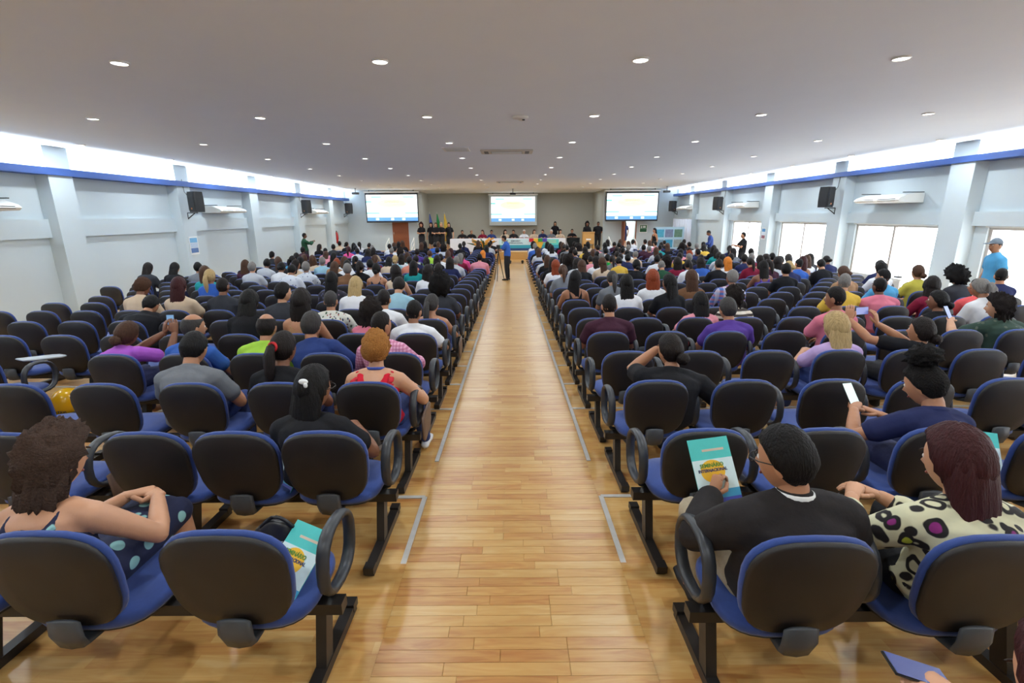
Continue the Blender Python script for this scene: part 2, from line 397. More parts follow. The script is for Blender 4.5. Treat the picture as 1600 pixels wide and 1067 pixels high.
# stage end: flank walls with doors, recess
NX0, NX1 = -5.85, 5.75
ws = MB()
DL = (-7.43, -6.42); DR = (6.95, 7.75); DZ = STAGE_Z + 2.1
def flank(xa, xb, dr):
    ws.box((xa, YF, -1), (dr[0], YF+.25, CEIL)); ws.box((dr[1], YF, -1), (xb, YF+.25, CEIL)); ws.box((dr[0], YF, DZ), (dr[1], YF+.25, CEIL)); ws.box((dr[0], YF, -1), (dr[1], YF+.25, STAGE_Z))
flank(-XW, NX0, DL); flank(NX1, XW, DR)
struct(link('wall_front', ws.mesh('wall_front', [M_WALL], smooth=False)))
rc = MB()
rc.box((NX0-.2, YF+.25, -1), (NX0, YN, CEIL)); rc.box((NX1, YF+.25, -1), (NX1+.2, YN, CEIL)); rc.box((NX0-.2, YN, -1), (NX1+.2, YN+.3, CEIL))
struct(link('wall_stage', rc.mesh('wall_stage', [M_STAGEWALL], smooth=False)))
# left door (closed, wood) and right door (open onto a bright corridor)
d1 = struct(wbox('door_1', (DL[0], YF+.02, STAGE_Z), (DL[1], YF+.07, DZ), M_WOOD))
for k in range(4):
    z0 = STAGE_Z+.15+k*.48
    boxobj('door_panel', (DL[0]+.12, YF+.005, z0), (DL[1]-.12, YF+.02, z0+.4), M_WOOD, d1, 0.004)
q = MB(); q.tube([(DL[0]+.08,YF-.05,STAGE_Z+1.0),(DL[0]+.08,YF-.05,STAGE_Z+1.12)],[.015,.015],8); q.tube([(DL[0]+.08,YF+.02,STAGE_Z+1.06),(DL[0]+.08,YF-.05,STAGE_Z+1.06)],[.01,.01],8)
link('door_handle', q.mesh('door_handle',[M_STRIP]), d1)
d2 = struct(wbox('door_2', (DR[0]-.06, YF-.75, STAGE_Z), (DR[0]-.01, YF-.005, DZ), M_WOOD))
boxobj('door_frame', (DR[1], YF-.02, STAGE_Z), (DR[1]+.07, YF+.0, DZ+.07), M_WOOD, d2)
boxobj('door_frame', (DR[0]-.0, YF-.02, DZ), (DR[1]+.0, YF+.0, DZ+.07), M_WOOD, d2)
cw = MB(); cw.box((DR[0]-.6, YF+2.6, -1), (DR[1]+1.3, YF+2.7, CEIL)); cw.box((DR[1]+1.3, YF+.25, -1), (DR[1]+1.4, YF+2.7, CEIL))
struct(link('wall_corridor', cw.mesh('wall_corridor', [M_WALL], smooth=False)))
CORRIDOR = (7.35, 32.4)
# stage platform with steps
st = MB(); st.box((-8.6, STAGE_Y, FLAT-.2), (8.6, YF, STAGE_Z)); st.box((NX0, YF, FLAT-.2), (NX1, YN, STAGE_Z)); st.box((DR[0], YF, FLAT-.2), (DR[1], YF+2.6, STAGE_Z)); st.box((DL[0], YF, FLAT-.2), (DL[1], YF+.3, STAGE_Z))
STG = struct(link('floor_stage', st.mesh('floor_stage', [M_OAK], smooth=False)))
for sx in (-1, 1):
    boxobj('step', (sx*6.2-.7, STAGE_Y-.3, FLAT), (sx*6.2+.7, STAGE_Y, FLAT+.16), M_OAK, STG)

# blue cove ledges with their light tubes
for k, (sx, z0, z1) in enumerate(((-1, 2.70, 2.85), (1, 2.86, 2.99))):
    xa, xb = sorted((sx*(XW-.36), sx*XW)); y0, y1 = YB, YF-.4
    q = MB(); q.box((xa, y0, z0), (xb, y1, z0+.03)); xi = sx*(XW-.36); q.box((min(xi, xi-sx*-.03), y0, z0+.03), (max(xi, xi-sx*-.03), y1, z1))
    t_ = struct(link('trim_%d' % (k+1), q.mesh('cove_ledge', [M_BLUELEDGE], smooth=False)))
    L_ = bpy.data.lights.new('cove_light', 'AREA'); L_.shape = 'RECTANGLE'; L_.size = 0.12; L_.size_y = y1-y0-.4; L_.energy = COVE_W; L_.color = (0.90, 0.97, 1.0)
    lo = bpy.data.objects.new('cove_light', L_); COL.objects.link(lo); lo.parent = t_; lo.location = (sx*(XW-.2), (y0+y1)/2, z0+.06); lo.rotation_euler = (PI, 0, 0)
    q = MB(); q.tube([(sx*(XW-.2), y0+.2, z0+.045), (sx*(XW-.2), y1-.2, z0+.045)], [.012,.012], 8); link('cove_tube', q.mesh('cove_tube', [M_COVEGLOW]), t_)

# ---------------------------------------------------------------- ceiling fittings
ORD = ['first','second','third','fourth','fifth','sixth','seventh','eighth','ninth','tenth','eleventh','twelfth','thirteenth','fourteenth','fifteenth','sixteenth','seventeenth','eighteenth','nineteenth','twentieth','twenty-first','twenty-second','twenty-third','twenty-fourth','twenty-fifth','twenty-sixth','twenty-seventh']
q = MB(); q.tube([(0.078*math.cos(a), 0.078*math.sin(a), -.006) for a in [2*PI*i/24 for i in range(24)]], [(.014,.008)]*24, 6, side=(0,0,1), closed=True); RING = q.mesh('trim_ring', [M_WHITE])
q = MB(); q.plate([(.072*math.cos(2*PI*i/20), .072*math.sin(2*PI*i/20)) for i in range(20)], -.012, -.002); DISC = q.mesh('diffuser', [M_LIGHT])
LD = bpy.data.lights.new('lamp_light', 'AREA'); LD.shape = 'DISK'; LD.size = 0.14; LD.energy = LAMP_W; LD.color = (0.88, 0.955, 1.0)
def downlight(x, y, label, grp):
    t = thing('ceiling_light', label, 'ceiling light', (x, y, CEIL), 0, grp)
    link('trim_ring', RING, t); link('diffuser', DISC, t)
    lo = bpy.data.objects.new('lamp_light', LD); COL.objects.link(lo); lo.parent = t; lo.location = (0, 0, -.02)
for r in range(11):
    y = 5.37 + 2.79*(r-2)
    for c in range(8):
        x = (-9.1, -6.5, -3.9, -1.3, 1.3, 3.9, 6.5, 9.1)[c]
        if r < 2 and c in (0, 7): continue
        if r < 2: downlight(x, y, 'round recessed downlight in the ceiling above the photographer, out of view', 'downlights above the photographer'); continue
        downlight(x, y, 'round recessed downlight, %s row from the photographer, %s from the left wall' % (ORD[r-2], ORD[c]), 'recessed ceiling downlights')
CL = bpy.data.lights.new('corridor_fill_light', 'AREA'); CL.shape = 'DISK'; CL.size = 0.3; CL.energy = 160  # added lamp, its fitting unseen, put in to brighten the corridor
t = thing('ceiling_light', 'added unseen fill downlight brightening the corridor behind the open door', 'ceiling light', (CORRIDOR[0], CORRIDOR[1], CEIL)); link('trim_ring', RING, t); link('diffuser', DISC, t)
lo = bpy.data.objects.new('lamp_light', CL); COL.objects.link(lo); lo.parent = t; lo.location = (0, 0, -.03)
for i, x in enumerate((-4.4, -1.5, 1.5, 4.4)):
    downlight(x, 32.6, 'round recessed downlight above the stage, %s from the left' % ORD[i], 'downlights above the stage')
def cassette(x, y, w, d, label):
    t = thing('cassette_air_conditioner', label, 'air conditioner', (x, y, CEIL-.002))
    boxobj('panel', (-w/2, -d/2, -.035), (w/2, d/2, 0), mat('cassette_plastic', srgb(206,200,184), .5), t, 0.01)
    boxobj('intake_grille', (-w*.3, -d*.3, -.04), (w*.3, d*.3, -.035), mat('grille_beige', srgb(150,146,124), .6), t)
    for s_ in (-1, 1):
        boxobj('air_slot', (s_*w*.39-.05, -d*.34, -.041), (s_*w*.39+.05, d*.34, -.035), M_DARK, t)
    for k in range(6): boxobj('slat', (-w*.29, -d*.28+k*d*.1, -.046), (w*.29, -d*.28+k*d*.1+.015, -.04), M_WHITE, t)
cassette(-0.1, 12.4, 1.25, 0.62, 'beige ceiling cassette air conditioner above the aisle near the photographer')
cassette(-0.05, 23.4, 1.25, 0.62, 'ceiling cassette air conditioner above the aisle close to the stage')
t = thing('ceiling_vent', 'small white square ventilation grille beside the ceiling cassette', 'vent', (-1.27, 12.0, CEIL))
q = MB(); w = .3
for a, b in (((-w,-w),(w,-w+.05)),((-w,w-.05),(w,w)),((-w,-w+.05),(-w+.05,w-.05)),((w-.05,-w+.05),(w,w-.05))): q.box((a[0],a[1],-.02),(b[0],b[1],0))
link('frame', q.mesh('frame',[M_WHITE],smooth=False), t); boxobj('backing', (-w+.05,-w+.05,-.006),(w-.05,w-.05,-.001), mat('vent_grey', srgb(150,150,150)), t)
for k in range(6): boxobj('slat', (-w+.05, -.2+k*.075, -.015), (w-.05, -.2+k*.075+.03, -.007), M_WHITE, t)
t = thing('ceiling_dome', 'white round ceiling sensor dome above the aisle', 'sensor', (0.15, 8.2, CEIL))
q = MB(); q.plate([(.13*math.cos(2*PI*i/24), .13*math.sin(2*PI*i/24)) for i in range(24)], 0, .03, Matrix.Scale(-1,4,V((0,0,1))), .02); link('base', q.mesh('base',[M_WHITE],fix=True), t)
q = MB(); q.ball((0.02,0,-.04), (.06,.06,.03)); link('lens', q.mesh('lens',[M_WHITE]), t); q = MB(); q.box((.03,-.06,-.07),(.07,-.03,-.055)); link('indicator', q.mesh('indicator',[M_DARK],smooth=False), t)
def projector(x, y, label):
    t = thing('projector', label, 'projector', (x, y, CEIL))
    q = MB(); q.tube([(0,0,0),(0,0,-.22)],[.02,.02],8); q.box((-.06,-.06,-.01),(.06,.06,0)); link('ceiling_mount', q.mesh('ceiling_mount',[M_DARK]), t)
    boxobj('body', (-.17,-.14,-.33), (.17,.14,-.22), M_BLACKP, t, 0.015)
    q = MB(); q.tube([(.07,.14,-.275),(.07,.17,-.275)],[.035,.035],12,side=(1,0,0)); link('lens', q.mesh('lens',[M_DARK]), t)
projector(-8.6, 27.9, 'small black projector hanging before the left projection screen')
projector(0.1, 29.5, 'small black projector hanging before the centre projection screen')
projector(8.6, 27.9, 'small black projector hanging before the right projection screen')

# ---------------------------------------------------------------- wall fittings
def wall_ac(sx, y, z, label):
    t = thing('wall_air_conditioner', label, 'air conditioner', (sx*XW, y, z), 0 if sx > 0 else PI)
    # local: -X points into the room
    q = MB(); prof = [(-.02,0),(-.60,.02),(-.66,.07),(-.60,.13),(-.35,.22),(-.02,.24)]; n = len(prof); Ls = 0.8
    vs = [(p[0], s_*Ls, p[1]) for s_ in (-1, 1) for p in prof]
    q.add(vs, [tuple(range(n-1,-1,-1)), tuple(range(n, 2*n))] + [(i, (i+1) % n, n+(i+1) % n, n+i) for i in range(n)])
    cs_ = link('casing', q.mesh('casing', [M_WHITE], smooth=False, fix=True), t)
    for s_ in (-1, 1): boxobj('air_outlet', (-.645, s_*.38-.3, .05), (-.60, s_*.38+.3, .1), M_DARK, cs_)
    boxobj('bracket', (-.5, -.75, .24), (0, -.7, .26), M_DARK, t); boxobj('bracket', (-.5, .7, .24), (0, .75, .26), M_DARK, t)
    boxobj('pipe', (-.1, .8, .08), (-.06, 1.25, .12), M_WHITE, t)
for y, n_ in ((9.0, 'nearest the photographer'), (17.3, 'beside the second loudspeaker bay'), (25.4, 'nearest the stage')):
    wall_ac(-1, y, 1.93, 'long white wall air conditioner on the left wall, ' + n_)
for y, n_ in ((13.2, 'nearest the photographer'), (21.4, 'in the middle bay'), (28.2, 'above the curtain')):
    wall_ac(1, y, 2.05, 'long white wall air conditioner on the right wall, ' + n_)
def wall_speaker(sx, y, z, label, off=0.62):
    x = sx*(XW-off)
    t = thing('wall_speaker', label, 'loudspeaker', (x, y, z), sx*0.55)
    ol = [(-.19,-.14),(.19,-.14),(.2,-.1),(.14,.16),(-.14,.16),(-.2,-.1)]
    q = MB(); q.plate(ol, 0, .6); link('cabinet', q.mesh('cabinet', [M_BLACKP], smooth=False, fix=True), t)
    boxobj('grille', (-.17, -.155, .05), (.17, -.14, .56), mat('speaker_grille', srgb(38,38,40), .7, bump=.6, bscale=600), t, 0.004)
    boxobj('badge', (-.02, -.16, .08), (.03, -.155, .13), mat('badge_orange', srgb(200,130,80)), t)
    q = MB(); d_ = sx*(off-.3)
    inv = Matrix.Rotation(-sx*0.55, 4, 'Z')
    for a, b in (((0,0,-.02),(d_,.0,-.02)), ((d_,0,-.02),(d_,0,-.2)), ((d_*.3,0,-.03),(d_,0,-.19))):
        q.tube([inv @ V(a), inv @ V(b)], [.015,.015], 6)
    link('bracket', q.mesh('bracket', [M_DARK]), t)
    q = MB(); q.tube([inv @ V(p) for p in ((d_,-.02,.95),(d_*.9,-.03,.6),(d_*.5,.05,.32),(0,.1,.3))], [.008]*4, 6); link('cable', q.mesh('cable', [M_DARK]), t)
for y, n_ in ((15.3, 'nearest the photographer'), (23.5, 'in the middle'), (29.6, 'in the stage corner')):
    wall_speaker(-1, y, 1.95, 'black loudspeaker bracketed to the left wall, ' + n_)
for y, n_ in ((15.3, 'nearest the photographer'), (23.3, 'in the middle'), (29.8, 'in the stage corner')):
    wall_speaker(1, y, 1.98, 'black loudspeaker bracketed to the right wall, ' + n_)
def poster(name, loc, w, h, axis, cols, label, cat):
    """thin framed sheet facing into the room; axis 'x+' faces +x, 'x-' faces -x, 'y-' faces -y"""
    rz = {'x+': PI/2, 'x-': -PI/2, 'y-': 0}[axis]
    t = thing(name, label, cat, loc, rz)
    boxobj('sheet', (-w/2, -.006, -h/2), (w/2, 0, h/2), M_PAPER, t)
    n = len(cols)
    for i, c in enumerate(cols):
        boxobj('print_block', (-w*.42, -.008, h*.42-(i+1)*h*.84/n+.01), (w*.42, -.006, h*.42-i*h*.84/n), mat('print', srgb(*c), .6, noise_amt=.2, scale=30), t)
poster('wall_poster', (-XW+.306, 15.35, 0.95), .42, .55, 'x+', [(120,180,220),(190,205,225),(90,120,170)], 'small blue and white notice on the left wall pilaster', 'poster')
poster('wall_poster', (XW-.306, 19.4, 1.05), .3, .45, 'x-', [(90,150,200),(220,230,240),(150,100,110)], 'small blue notice on the right wall pilaster', 'poster')
poster('exit_sign', (8.25, YF-.001, 0.95), .5, .5, 'y-', [(30,110,60),(24,90,52)], 'green emergency exit sign on the wall right of the open door', 'sign')
q = MB(); q.box((-.03,-.014,.05),(.14,-.008,.17)); q.box((-.16,-.014,.03),(-.08,-.008,.17))
so = [o for o in bpy.data.objects if o.name.startswith('exit_sign')][0]
link('pictogram', q.mesh('pictogram',[M_PAPER],smooth=False), so)
t = thing('fire_extinguisher', 'red fire extinguisher hung on the left wall near the stage', 'fire extinguisher', (-XW+.17, 28.4, 0.35))
q = MB(); q.tube([(0,0,0),(0,0,.5),(0,0,.56)],[.08,.08,.04],12); link('cylinder', q.mesh('cylinder',[mat('red_enamel', srgb(170,30,30), .3)]), t)
q = MB(); q.tube([(0,0,.58),(0,0,.64)],[.025,.025],8); q.tube([(0,0,.62),(.08,0,.58),(.09,0,.2)],[.012]*3,6); link('valve', q.mesh('valve',[M_DARK]), t)
q = MB(); q.box((-.16,-.05,.2),(-.08,.05,.26)); link('bracket', q.mesh('bracket',[M_DARK],smooth=False), t)
# curtain
q = MB(); n = 60; vs = []
for j in range(3):
    z = (1.55, 0.5, -0.55)[j]
    for i in range(n+1):
        u = i/n; vs.append((9.72 + .06*math.sin(u*44+j*.3)*(1+.3*j), 26.9+u*2.9*(1-.04*j), z))
        
fs = [(j*(n+1)+i, j*(n+1)+i+1, (j+1)*(n+1)+i+1, (j+1)*(n+1)+i) for j in range(2) for i in range(n)]
q.add(vs, fs); cme = q.mesh('curtain', [mat('grey_curtain', srgb(196,200,212), .85)])
co = link('curtain', cme); tag(co, 'pale grey pleated curtain hanging on the right wall near the stage', 'curtain'); sm = co.modifiers.new('s','SOLIDIFY'); sm.thickness = .01
q = MB(); q.tube([(9.72,26.8,1.58),(9.72,29.9,1.58)],[.015,.015],8); link('curtain_rail', q.mesh('curtain_rail',[M_STRIP]), co)
# ---------------------------------------------------------------- chairs
def supell(hw, hh, e=3.0, n=28, taper=0.0):
    out = []
    for i in range(n):
        a = 2*PI*i/n; c, s_ = math.cos(a), math.sin(a)
        x = hw*math.copysign(abs(c)**(2/e), c); y = hh*math.copysign(abs(s_)**(2/e), s_)
        out.append((x*(1+taper*y/hh), y))
    return out
TILT = math.radians(9)
# backrest plate: local plate xy -> world x,z ; plate normal -> -y (rear)
MBACK = Matrix.Translation((0, -0.235, 0.622)) @ Matrix.Rotation(TILT, 4, 'X') @ Matrix.Rotation(PI/2, 4, 'X')
def chair_meshes(n=28):
    out = {}
    q = MB(); q.plate(supell(.215, .213, 3.0, n, .09), -.012, .014, MBACK, .018); out['backrest'] = q.mesh('backrest', [M_SHELL], fix=True)
    MF = MBACK @ Matrix.Rotation(PI, 4, 'Y')
    q = MB(); q.plate(supell(.219, .216, 3.0, n, .09), .010, .040, MF, .006); out['back_cushion'] = q.mesh('back_cushion', [M_BLUEFAB], fix=True)
    q = MB(); q.plate(supell(.232, .218, 3.2, n), .375, .428, Matrix.Translation((0, .015, 0)), .004); out['seat'] = q.mesh('seat', [M_BLUEFAB], fix=True)
    q = MB(); q.plate(supell(.215, .20, 3.2, n), .355, .378, Matrix.Translation((0, .015, 0))); out['seat_pan'] = q.mesh('seat_pan', [M_BLACKP], fix=True)
    q = MB()
    q.tube([(0,-.250,.47),(0,-.252,.41),(0,-.235,.362),(0,-.15,.340),(0,-.02,.340)], [(.062,.010),(.066,.016),(.062,.020),(.05,.016),(.05,.014)], 8)
    out['back_bracket'] = q.mesh('back_bracket', [M_BRACKET], fix=True)
    q = MB(); q.box((-.305, -.05, .30), (.305, .01, .35)); out['beam'] = q.mesh('beam', [M_STEEL], smooth=False)
    q = MB(); q.obox((0, -.0, .175), (.022,0,0), (0,.038,0.004), (0,.035,.135)); q.obox((0, .0, .025), (.026,0,0), (0,.31,-.0124), (0,0,.022))
    q.obox((0,.295,.03),(.028,0,0),(0,.03,-.001),(0,0,.02)); q.obox((0,-.295,.05),(.028,0,0),(0,.03,-.001),(0,0,.02)); out['leg'] = q.mesh('leg', [M_STEEL], smooth=False)
    q = MB(); pts = []
    for i in range(20):
        a = 2*PI*i/20; c, s_ = math.cos(a), math.sin(a)
        y = .15*math.copysign(abs(c)**.8, c); z = .135*math.copysign(abs(s_)**.8, s_)
        pts.append((0, y + z*.12, .545+z - y*.10))
    q.tube(pts, [(.027, .016)]*20, 8, side=(1,0,0), closed=True); q.tube([(0,0,.41),(-.03,0,.36),(-.12,0,.33)], [(.02,.014)]*3, 6, side=(0,1,0))
    out['armrest'] = q.mesh('armrest', [M_ARM])
    ol = [(-.11,-.15),(.07,-.15),(.11,-.10),(.11,.12),(.06,.17),(-.08,.17),(-.11,.12)]
    q = MB(); q.mi = 0; q.plate(ol, 0, .018); out['tablet'] = q.mesh('writing_tablet', [M_TABTOP], fix=True)
    q = MB(); q.plate(ol, 0, .018); out['tablet_folded'] = q.mesh('writing_tablet', [M_TABUND], fix=True)
    return out
CM = chair_meshes()
def make_chair(x, y, z, label, grp, leg=True, arm=0, tab=None, rz=0.0):
    t = thing('auditorium_chair', label, 'chair', (x, y, z), rz, grp)
    b_ = link('backrest', CM['backrest'], t); link('back_cushion', CM['back_cushion'], b_); link('back_bracket', CM['back_bracket'], b_)
    s_ = link('seat', CM['seat'], t); link('seat_pan', CM['seat_pan'], s_)
    m_ = link('beam', CM['beam'], t)
    if leg: link('leg', CM['leg'], m_, (arm*.2 if arm else 0, 0, 0))
    if arm:
        ao = link('armrest', CM['armrest'], t, (arm*.278, .03, 0))
        if arm < 0: ao.scale = (-1, 1, 1)
    if tab == 'folded':
        link('writing_tablet', CM['tablet_folded'], t, M=Matrix.Translation((arm*.325 if arm else .3, .08, .40)) @ Matrix.Rotation(PI/2, 4, 'Y') @ Matrix.Rotation(.1, 4, 'Z'))
    elif tab == 'open':
        s_ = arm if arm else 1
        link('writing_tablet', CM['tablet'], t, M=Matrix.Translation((s_*.16, .2, .67)) @ Matrix.Rotation(-.12, 4, 'X') @ Matrix.Rotation(-s_*.5, 4, 'Z'))
    return t
SP = 0.61
def seat_x(side, row, k):
    if side < 0 and row == 1: return (-.98, -1.44, -1.90, -2.62, -3.2, -3.78)[k]
    return side*(1.0 + SP*k)
SEATS = {}          # (side,row,k) -> (x,y,z)
for row in range(NROWS):
    y = ROW0 + PITCH_R*row; z = fl(y)
    for side in (-1, 1):
        if row == 0: nk = 4
        elif row == 1: nk = 6
        elif row == 2: nk = 8 if side > 0 else 7
        else: nk = min(11 if side < 0 else 12, 7+row) if row < 10 else 13
        for k in range(nk): SEATS[(side, row, k)] = (seat_x(side, row, k), y, z)
for k in range(4): x, y, z = SEATS[(1, 0, k)]; SEATS[(1, 0, k)] = (x, y-.05, z)
del SEATS[(-1, 3, 5)]          # a gap in the row, a helmet lies there
order = sorted(SEATS, key=lambda s: (s[1], s[2]))
n_ind = 0; rest = []
sidename = {-1: 'left', 1: 'right'}
for (side, row, k) in order:
    x, y, z = SEATS[(side, row, k)]
    if n_ind >= 298: rest.append((x, y, z)); continue
    n_ind += 1
    arm = (1 if k == 0 else 0) if side < 0 else -1
    tab = None
    if side < 0 and k == 0 and row in (2, 5, 9): tab = 'folded'
    if (side, row, k) in ((-1, 3, 6), (-1, 8, 3), (-1, 8, 5), (1, 9, 4)): tab = 'open'; arm = arm or 1
    if (side, row, k) == (-1, 1, 3): arm = 1; tab = 'folded'
    if row > 6 and side > 0 and k % 2: arm = 0
    make_chair(x, y, z, 'black-backed blue chair %s of the aisle, %s row from the photographer, %s from aisle' % (sidename[side], ORD[row], ORD[k]),
               'auditorium chairs', leg=(k % 2 == 0 or (side, row, k+1) not in SEATS or (row, k) == (4, 5)), arm=arm, tab=tab)
# the rest of the rows, too far to tell apart singly
q = MB()
lo = []
lq = MB(); lq.mi = 0; lq.plate(supell(.213,.192,3.2,14,.07), -.012,.012, MBACK, .012)
lq.mi = 1; lq.plate(supell(.222,.2,3.2,14,.07), .008,.055, MBACK @ Matrix.Rotation(PI,4,'Y')); lq.plate(supell(.232,.218,3.2,14), .375,.428, Matrix.Translation((0,.015,0)))
lq.mi = 2; lq.box((-.305,-.05,.30),(.305,.01,.35)); lq.box((-.022,-.04,.03),(.022,.04,.31)); lq.box((-.026,-.31,0),(.026,.31,.045))
lq2 = MB(); lq2.v = [v.copy() for v in lq.v]; lq2.f = [list(f) for f in lq.f]; lq2.m = list(lq.m); lq2.mi = 3; lq2.obox((0,-.30,.70), (.15,0,0), (0,.004,0), (0,-.018,.10))
base_ = lq
for (x, y, z) in rest:
    lq = lq2 if (-7.6 < x < -3.4 and 15 < y < 19 and (int(x*100)+int(y*10)) % 5 < 3) else base_
    o0 = len(q.v); q.v += [p + V((x,y,z)) for p in lq.v]; q.f += [[i+o0 for i in f] for f in lq.f]; q.m += lq.m
far = link('chair_rows', q.mesh('chair_rows', [M_SHELL, M_BLUEFAB, M_STEEL, M_PAPER], smooth=False, fix=False))
tag(far, 'distant rows of black-backed blue auditorium chairs nearer the stage', 'chairs', kind='stuff')
# ---------------------------------------------------------------- people
R3 = lambda a, ax: Matrix.Rotation(math.radians(a), 3, ax)
def sstep(a, b, x):
    t = min(max((x-a)/(b-a), 0), 1); return t*t*(3-2*t)
def headpt(d):
    x, y, z = d.x*.076, d.y*.097, d.z*.122
    if d.z < 0:
        x *= 1 - .26*(-d.z)**1.3
        if d.y < 0: y *= 1 - .42*(-d.z)
    if d.y > 0:
        e = math.exp(-((d.x/.11)**2 + ((d.z+.16)/.15)**2)); y += .024*e
        y -= .010*(math.exp(-(((d.x-.36)/.16)**2+((d.z-.06)/.13)**2)) + math.exp(-(((d.x+.36)/.16)**2+((d.z-.06)/.13)**2)))
        y += .006*math.exp(-((d.x/.25)**2+((d.z+.50)/.09)**2)) + .008*math.exp(-((d.x/.2)**2+((d.z+.82)/.12)**2))
    return V((x, y, z))
def sphere_dirs(nu, nv):
    for j in range(nv+1):
        ph = PI*j/nv
        for i in range(nu):
            a = 2*PI*i/nu; yield V((math.sin(ph)*math.cos(a), math.sin(ph)*math.sin(a), math.cos(ph)))
def grid_faces(nu, nv): return [(j*nu+i, (j+1)*nu+i, (j+1)*nu+(i+1) % nu, j*nu+(i+1) % nu) for j in range(nv) for i in range(nu)]
def hairline(d, low=-.55, front=.52): return d.z - (low + (front-low)*sstep(-.55, .72, d.y))
HAIR = {}
def hair_mesh(style):
    if style in HAIR: return HAIR[style]
    q = MB(); nu, nv = 36, 24
    th = {'short':.014,'fade':.006,'balding':.008,'bald':.002,'long':.022,'curly':.06,'afro':.085,'bun':.016,'topbun':.016,'ponytail':.016,'bob':.03,'wavy':.026,'manbun':.014,'shortwavy':.03}[style]
    rnd = style in ('curly','afro','shortwavy')
    vs = []
    for d in sphere_dirs(nu, nv):
        low, front = -.6, .5
        if style in ('curly','afro','bob','long','wavy'): low = -.8
        h = hairline(d, low, front)
        if style == 'balding' and d.z > .62: h = -.05
        if style == 'fade': t = th*min(max((d.z+.1)*2, .15), 1.6)
        else: t = th
        if rnd: t *= .75 + .9*abs(noise.noise(d*4.2 + V((3,1,7)))) + .35*noise.noise(d*11)
        elif style not in ('fade','bald'): t *= 1 + .25*math.sin(math.atan2(d.x, -d.y+1e-6)*11)*.4 + .2*noise.noise(d*5)
        if style in ('short','fade','balding'): t += .0035*noise.noise(d*13) + .002*noise.noise(d*31)
        p = headpt(d); r = p.length; k = min(max(h*9, -2.0), 1)
        vs.append(p.normalized() * (r + (t if k > 0 else .011)*k))
    q.add(vs, grid_faces(nu, nv))
    if style in ('long', 'wavy', 'bob', 'curly'):
        L = {'long': .36, 'wavy': .30, 'bob': .13, 'curly': .12}[style]; a = .06 if style != 'curly' else .25
        zs = [.03, -.05, -.12, -.12-L*.35, -.12-L*.7, -.12-L]
        ys_ = [-.045, -.055, -.075, -.095, -.10, -.10]; ws = [.085, .092, .096, .102, .094, .06]; ds = [.06, .062, .052, .040, .034, .02]
        if style in ('bob', 'curly'): ws = [.09,.105,.11,.108,.10,.075]; ds = [.065,.07,.066,.06,.055,.035]; ys_ = [-.04,-.045,-.05,-.055,-.06,-.06]
        o0 = len(q.v)
        q.tube([(0, ys_[i], zs[i]) for i in range(6)], [(ws[i], ds[i]) for i in range(6)], 40, side=(1,0,0))
        for i in range(o0, len(q.v)):
            p = q.v[i]; ang = math.atan2(p.y+.07, p.x)
            f = 1 + a*.8*math.sin(ang*13 + p.z*(6 if style == 'long' else 22)) + a*noise.noise(V((p.x*30, p.y*30, p.z*(4 if style == 'long' else 26))))
            q.v[i] = V((p.x*f, (p.y+.07)*f-.07, p.z + .02*noise.noise(V((p.x*40, 0, 1)))*(1 if p.z < -.15 else 0)))
    if style == 'ponytail':
        q.tube([(0,-.095,.03),(0,-.135,.02),(0,-.155,-.05),(0,-.15,-.16),(0,-.145,-.26)], [.018,.03,.04,.034,.012], 16, ridge=.1)
    if style in ('bun', 'manbun'): q.ball((0.01,-.125,-.045), (.05,.042,.045), 18, 12, .25, 20)
    if style == 'topbun': q.ball((0,-.03,.165), (.085,.08,.065), 28, 18, .45, 26)
    m = M_CURL if style in ('curly','afro','topbun','shortwavy') else M_HAIR
    HAIR[style] = q.mesh('hair_'+style, [m]); return HAIR[style]

def hand(q, W, fd, up, sgn, curl):
    fd = V(fd).normalized(); up = V(up); up = (up - fd*up.dot(fd)).normalized(); sx = fd.cross(up)*sgn   # sx points to the thumb side
    P = lambda x, y, z: V(W) + sx*x + fd*y + up*z
    q.tube([P(0,-.02,0), P(.002,.02,0), P(.002,.055,0), P(0,.088,0)], [(.026,.02),(.032,.018),(.038,.016),(.036,.013)], 10, side=sx)
    for i, (x, ln) in enumerate(((.029,.070),(.010,.078),(-.010,.073),(-.028,.058))):
        pts = [P(x, .078, 0)]; a = 0.0
        for k, fr in enumerate((.45,.32,.25)):
            a += curl*(.7, .9, .7)[k]; l = ln*fr
            pts.append(pts[-1] + (fd*math.cos(a) - up*math.sin(a))*l)
        q.tube(pts, [.0092,.0086,.008,.0068], 7, side=sx)
    t0 = P(.026,.015,-.004); t1 = P(.05,.045,-.012-.01*curl); t2 = P(.052-.012*curl,.078,-.02-.018*curl)
    q.tube([t0, t1, t2], [.013,.011,.008], 7, side=up)

def ik(S_, W_, l1, l2, pole):
    d = W_ - S_; D = d.length
    if D > (l1+l2)*.985: W_ = S_ + d.normalized()*(l1+l2)*.985; d = W_-S_; D = d.length
    a = (l1*l1 - l2*l2 + D*D)/(2*D); h = math.sqrt(max(l1*l1-a*a, 0)); u = d.normalized()
    p = V(pole); p = (p - u*p.dot(u)).normalized()
    return S_ + u*a + p*h, W_

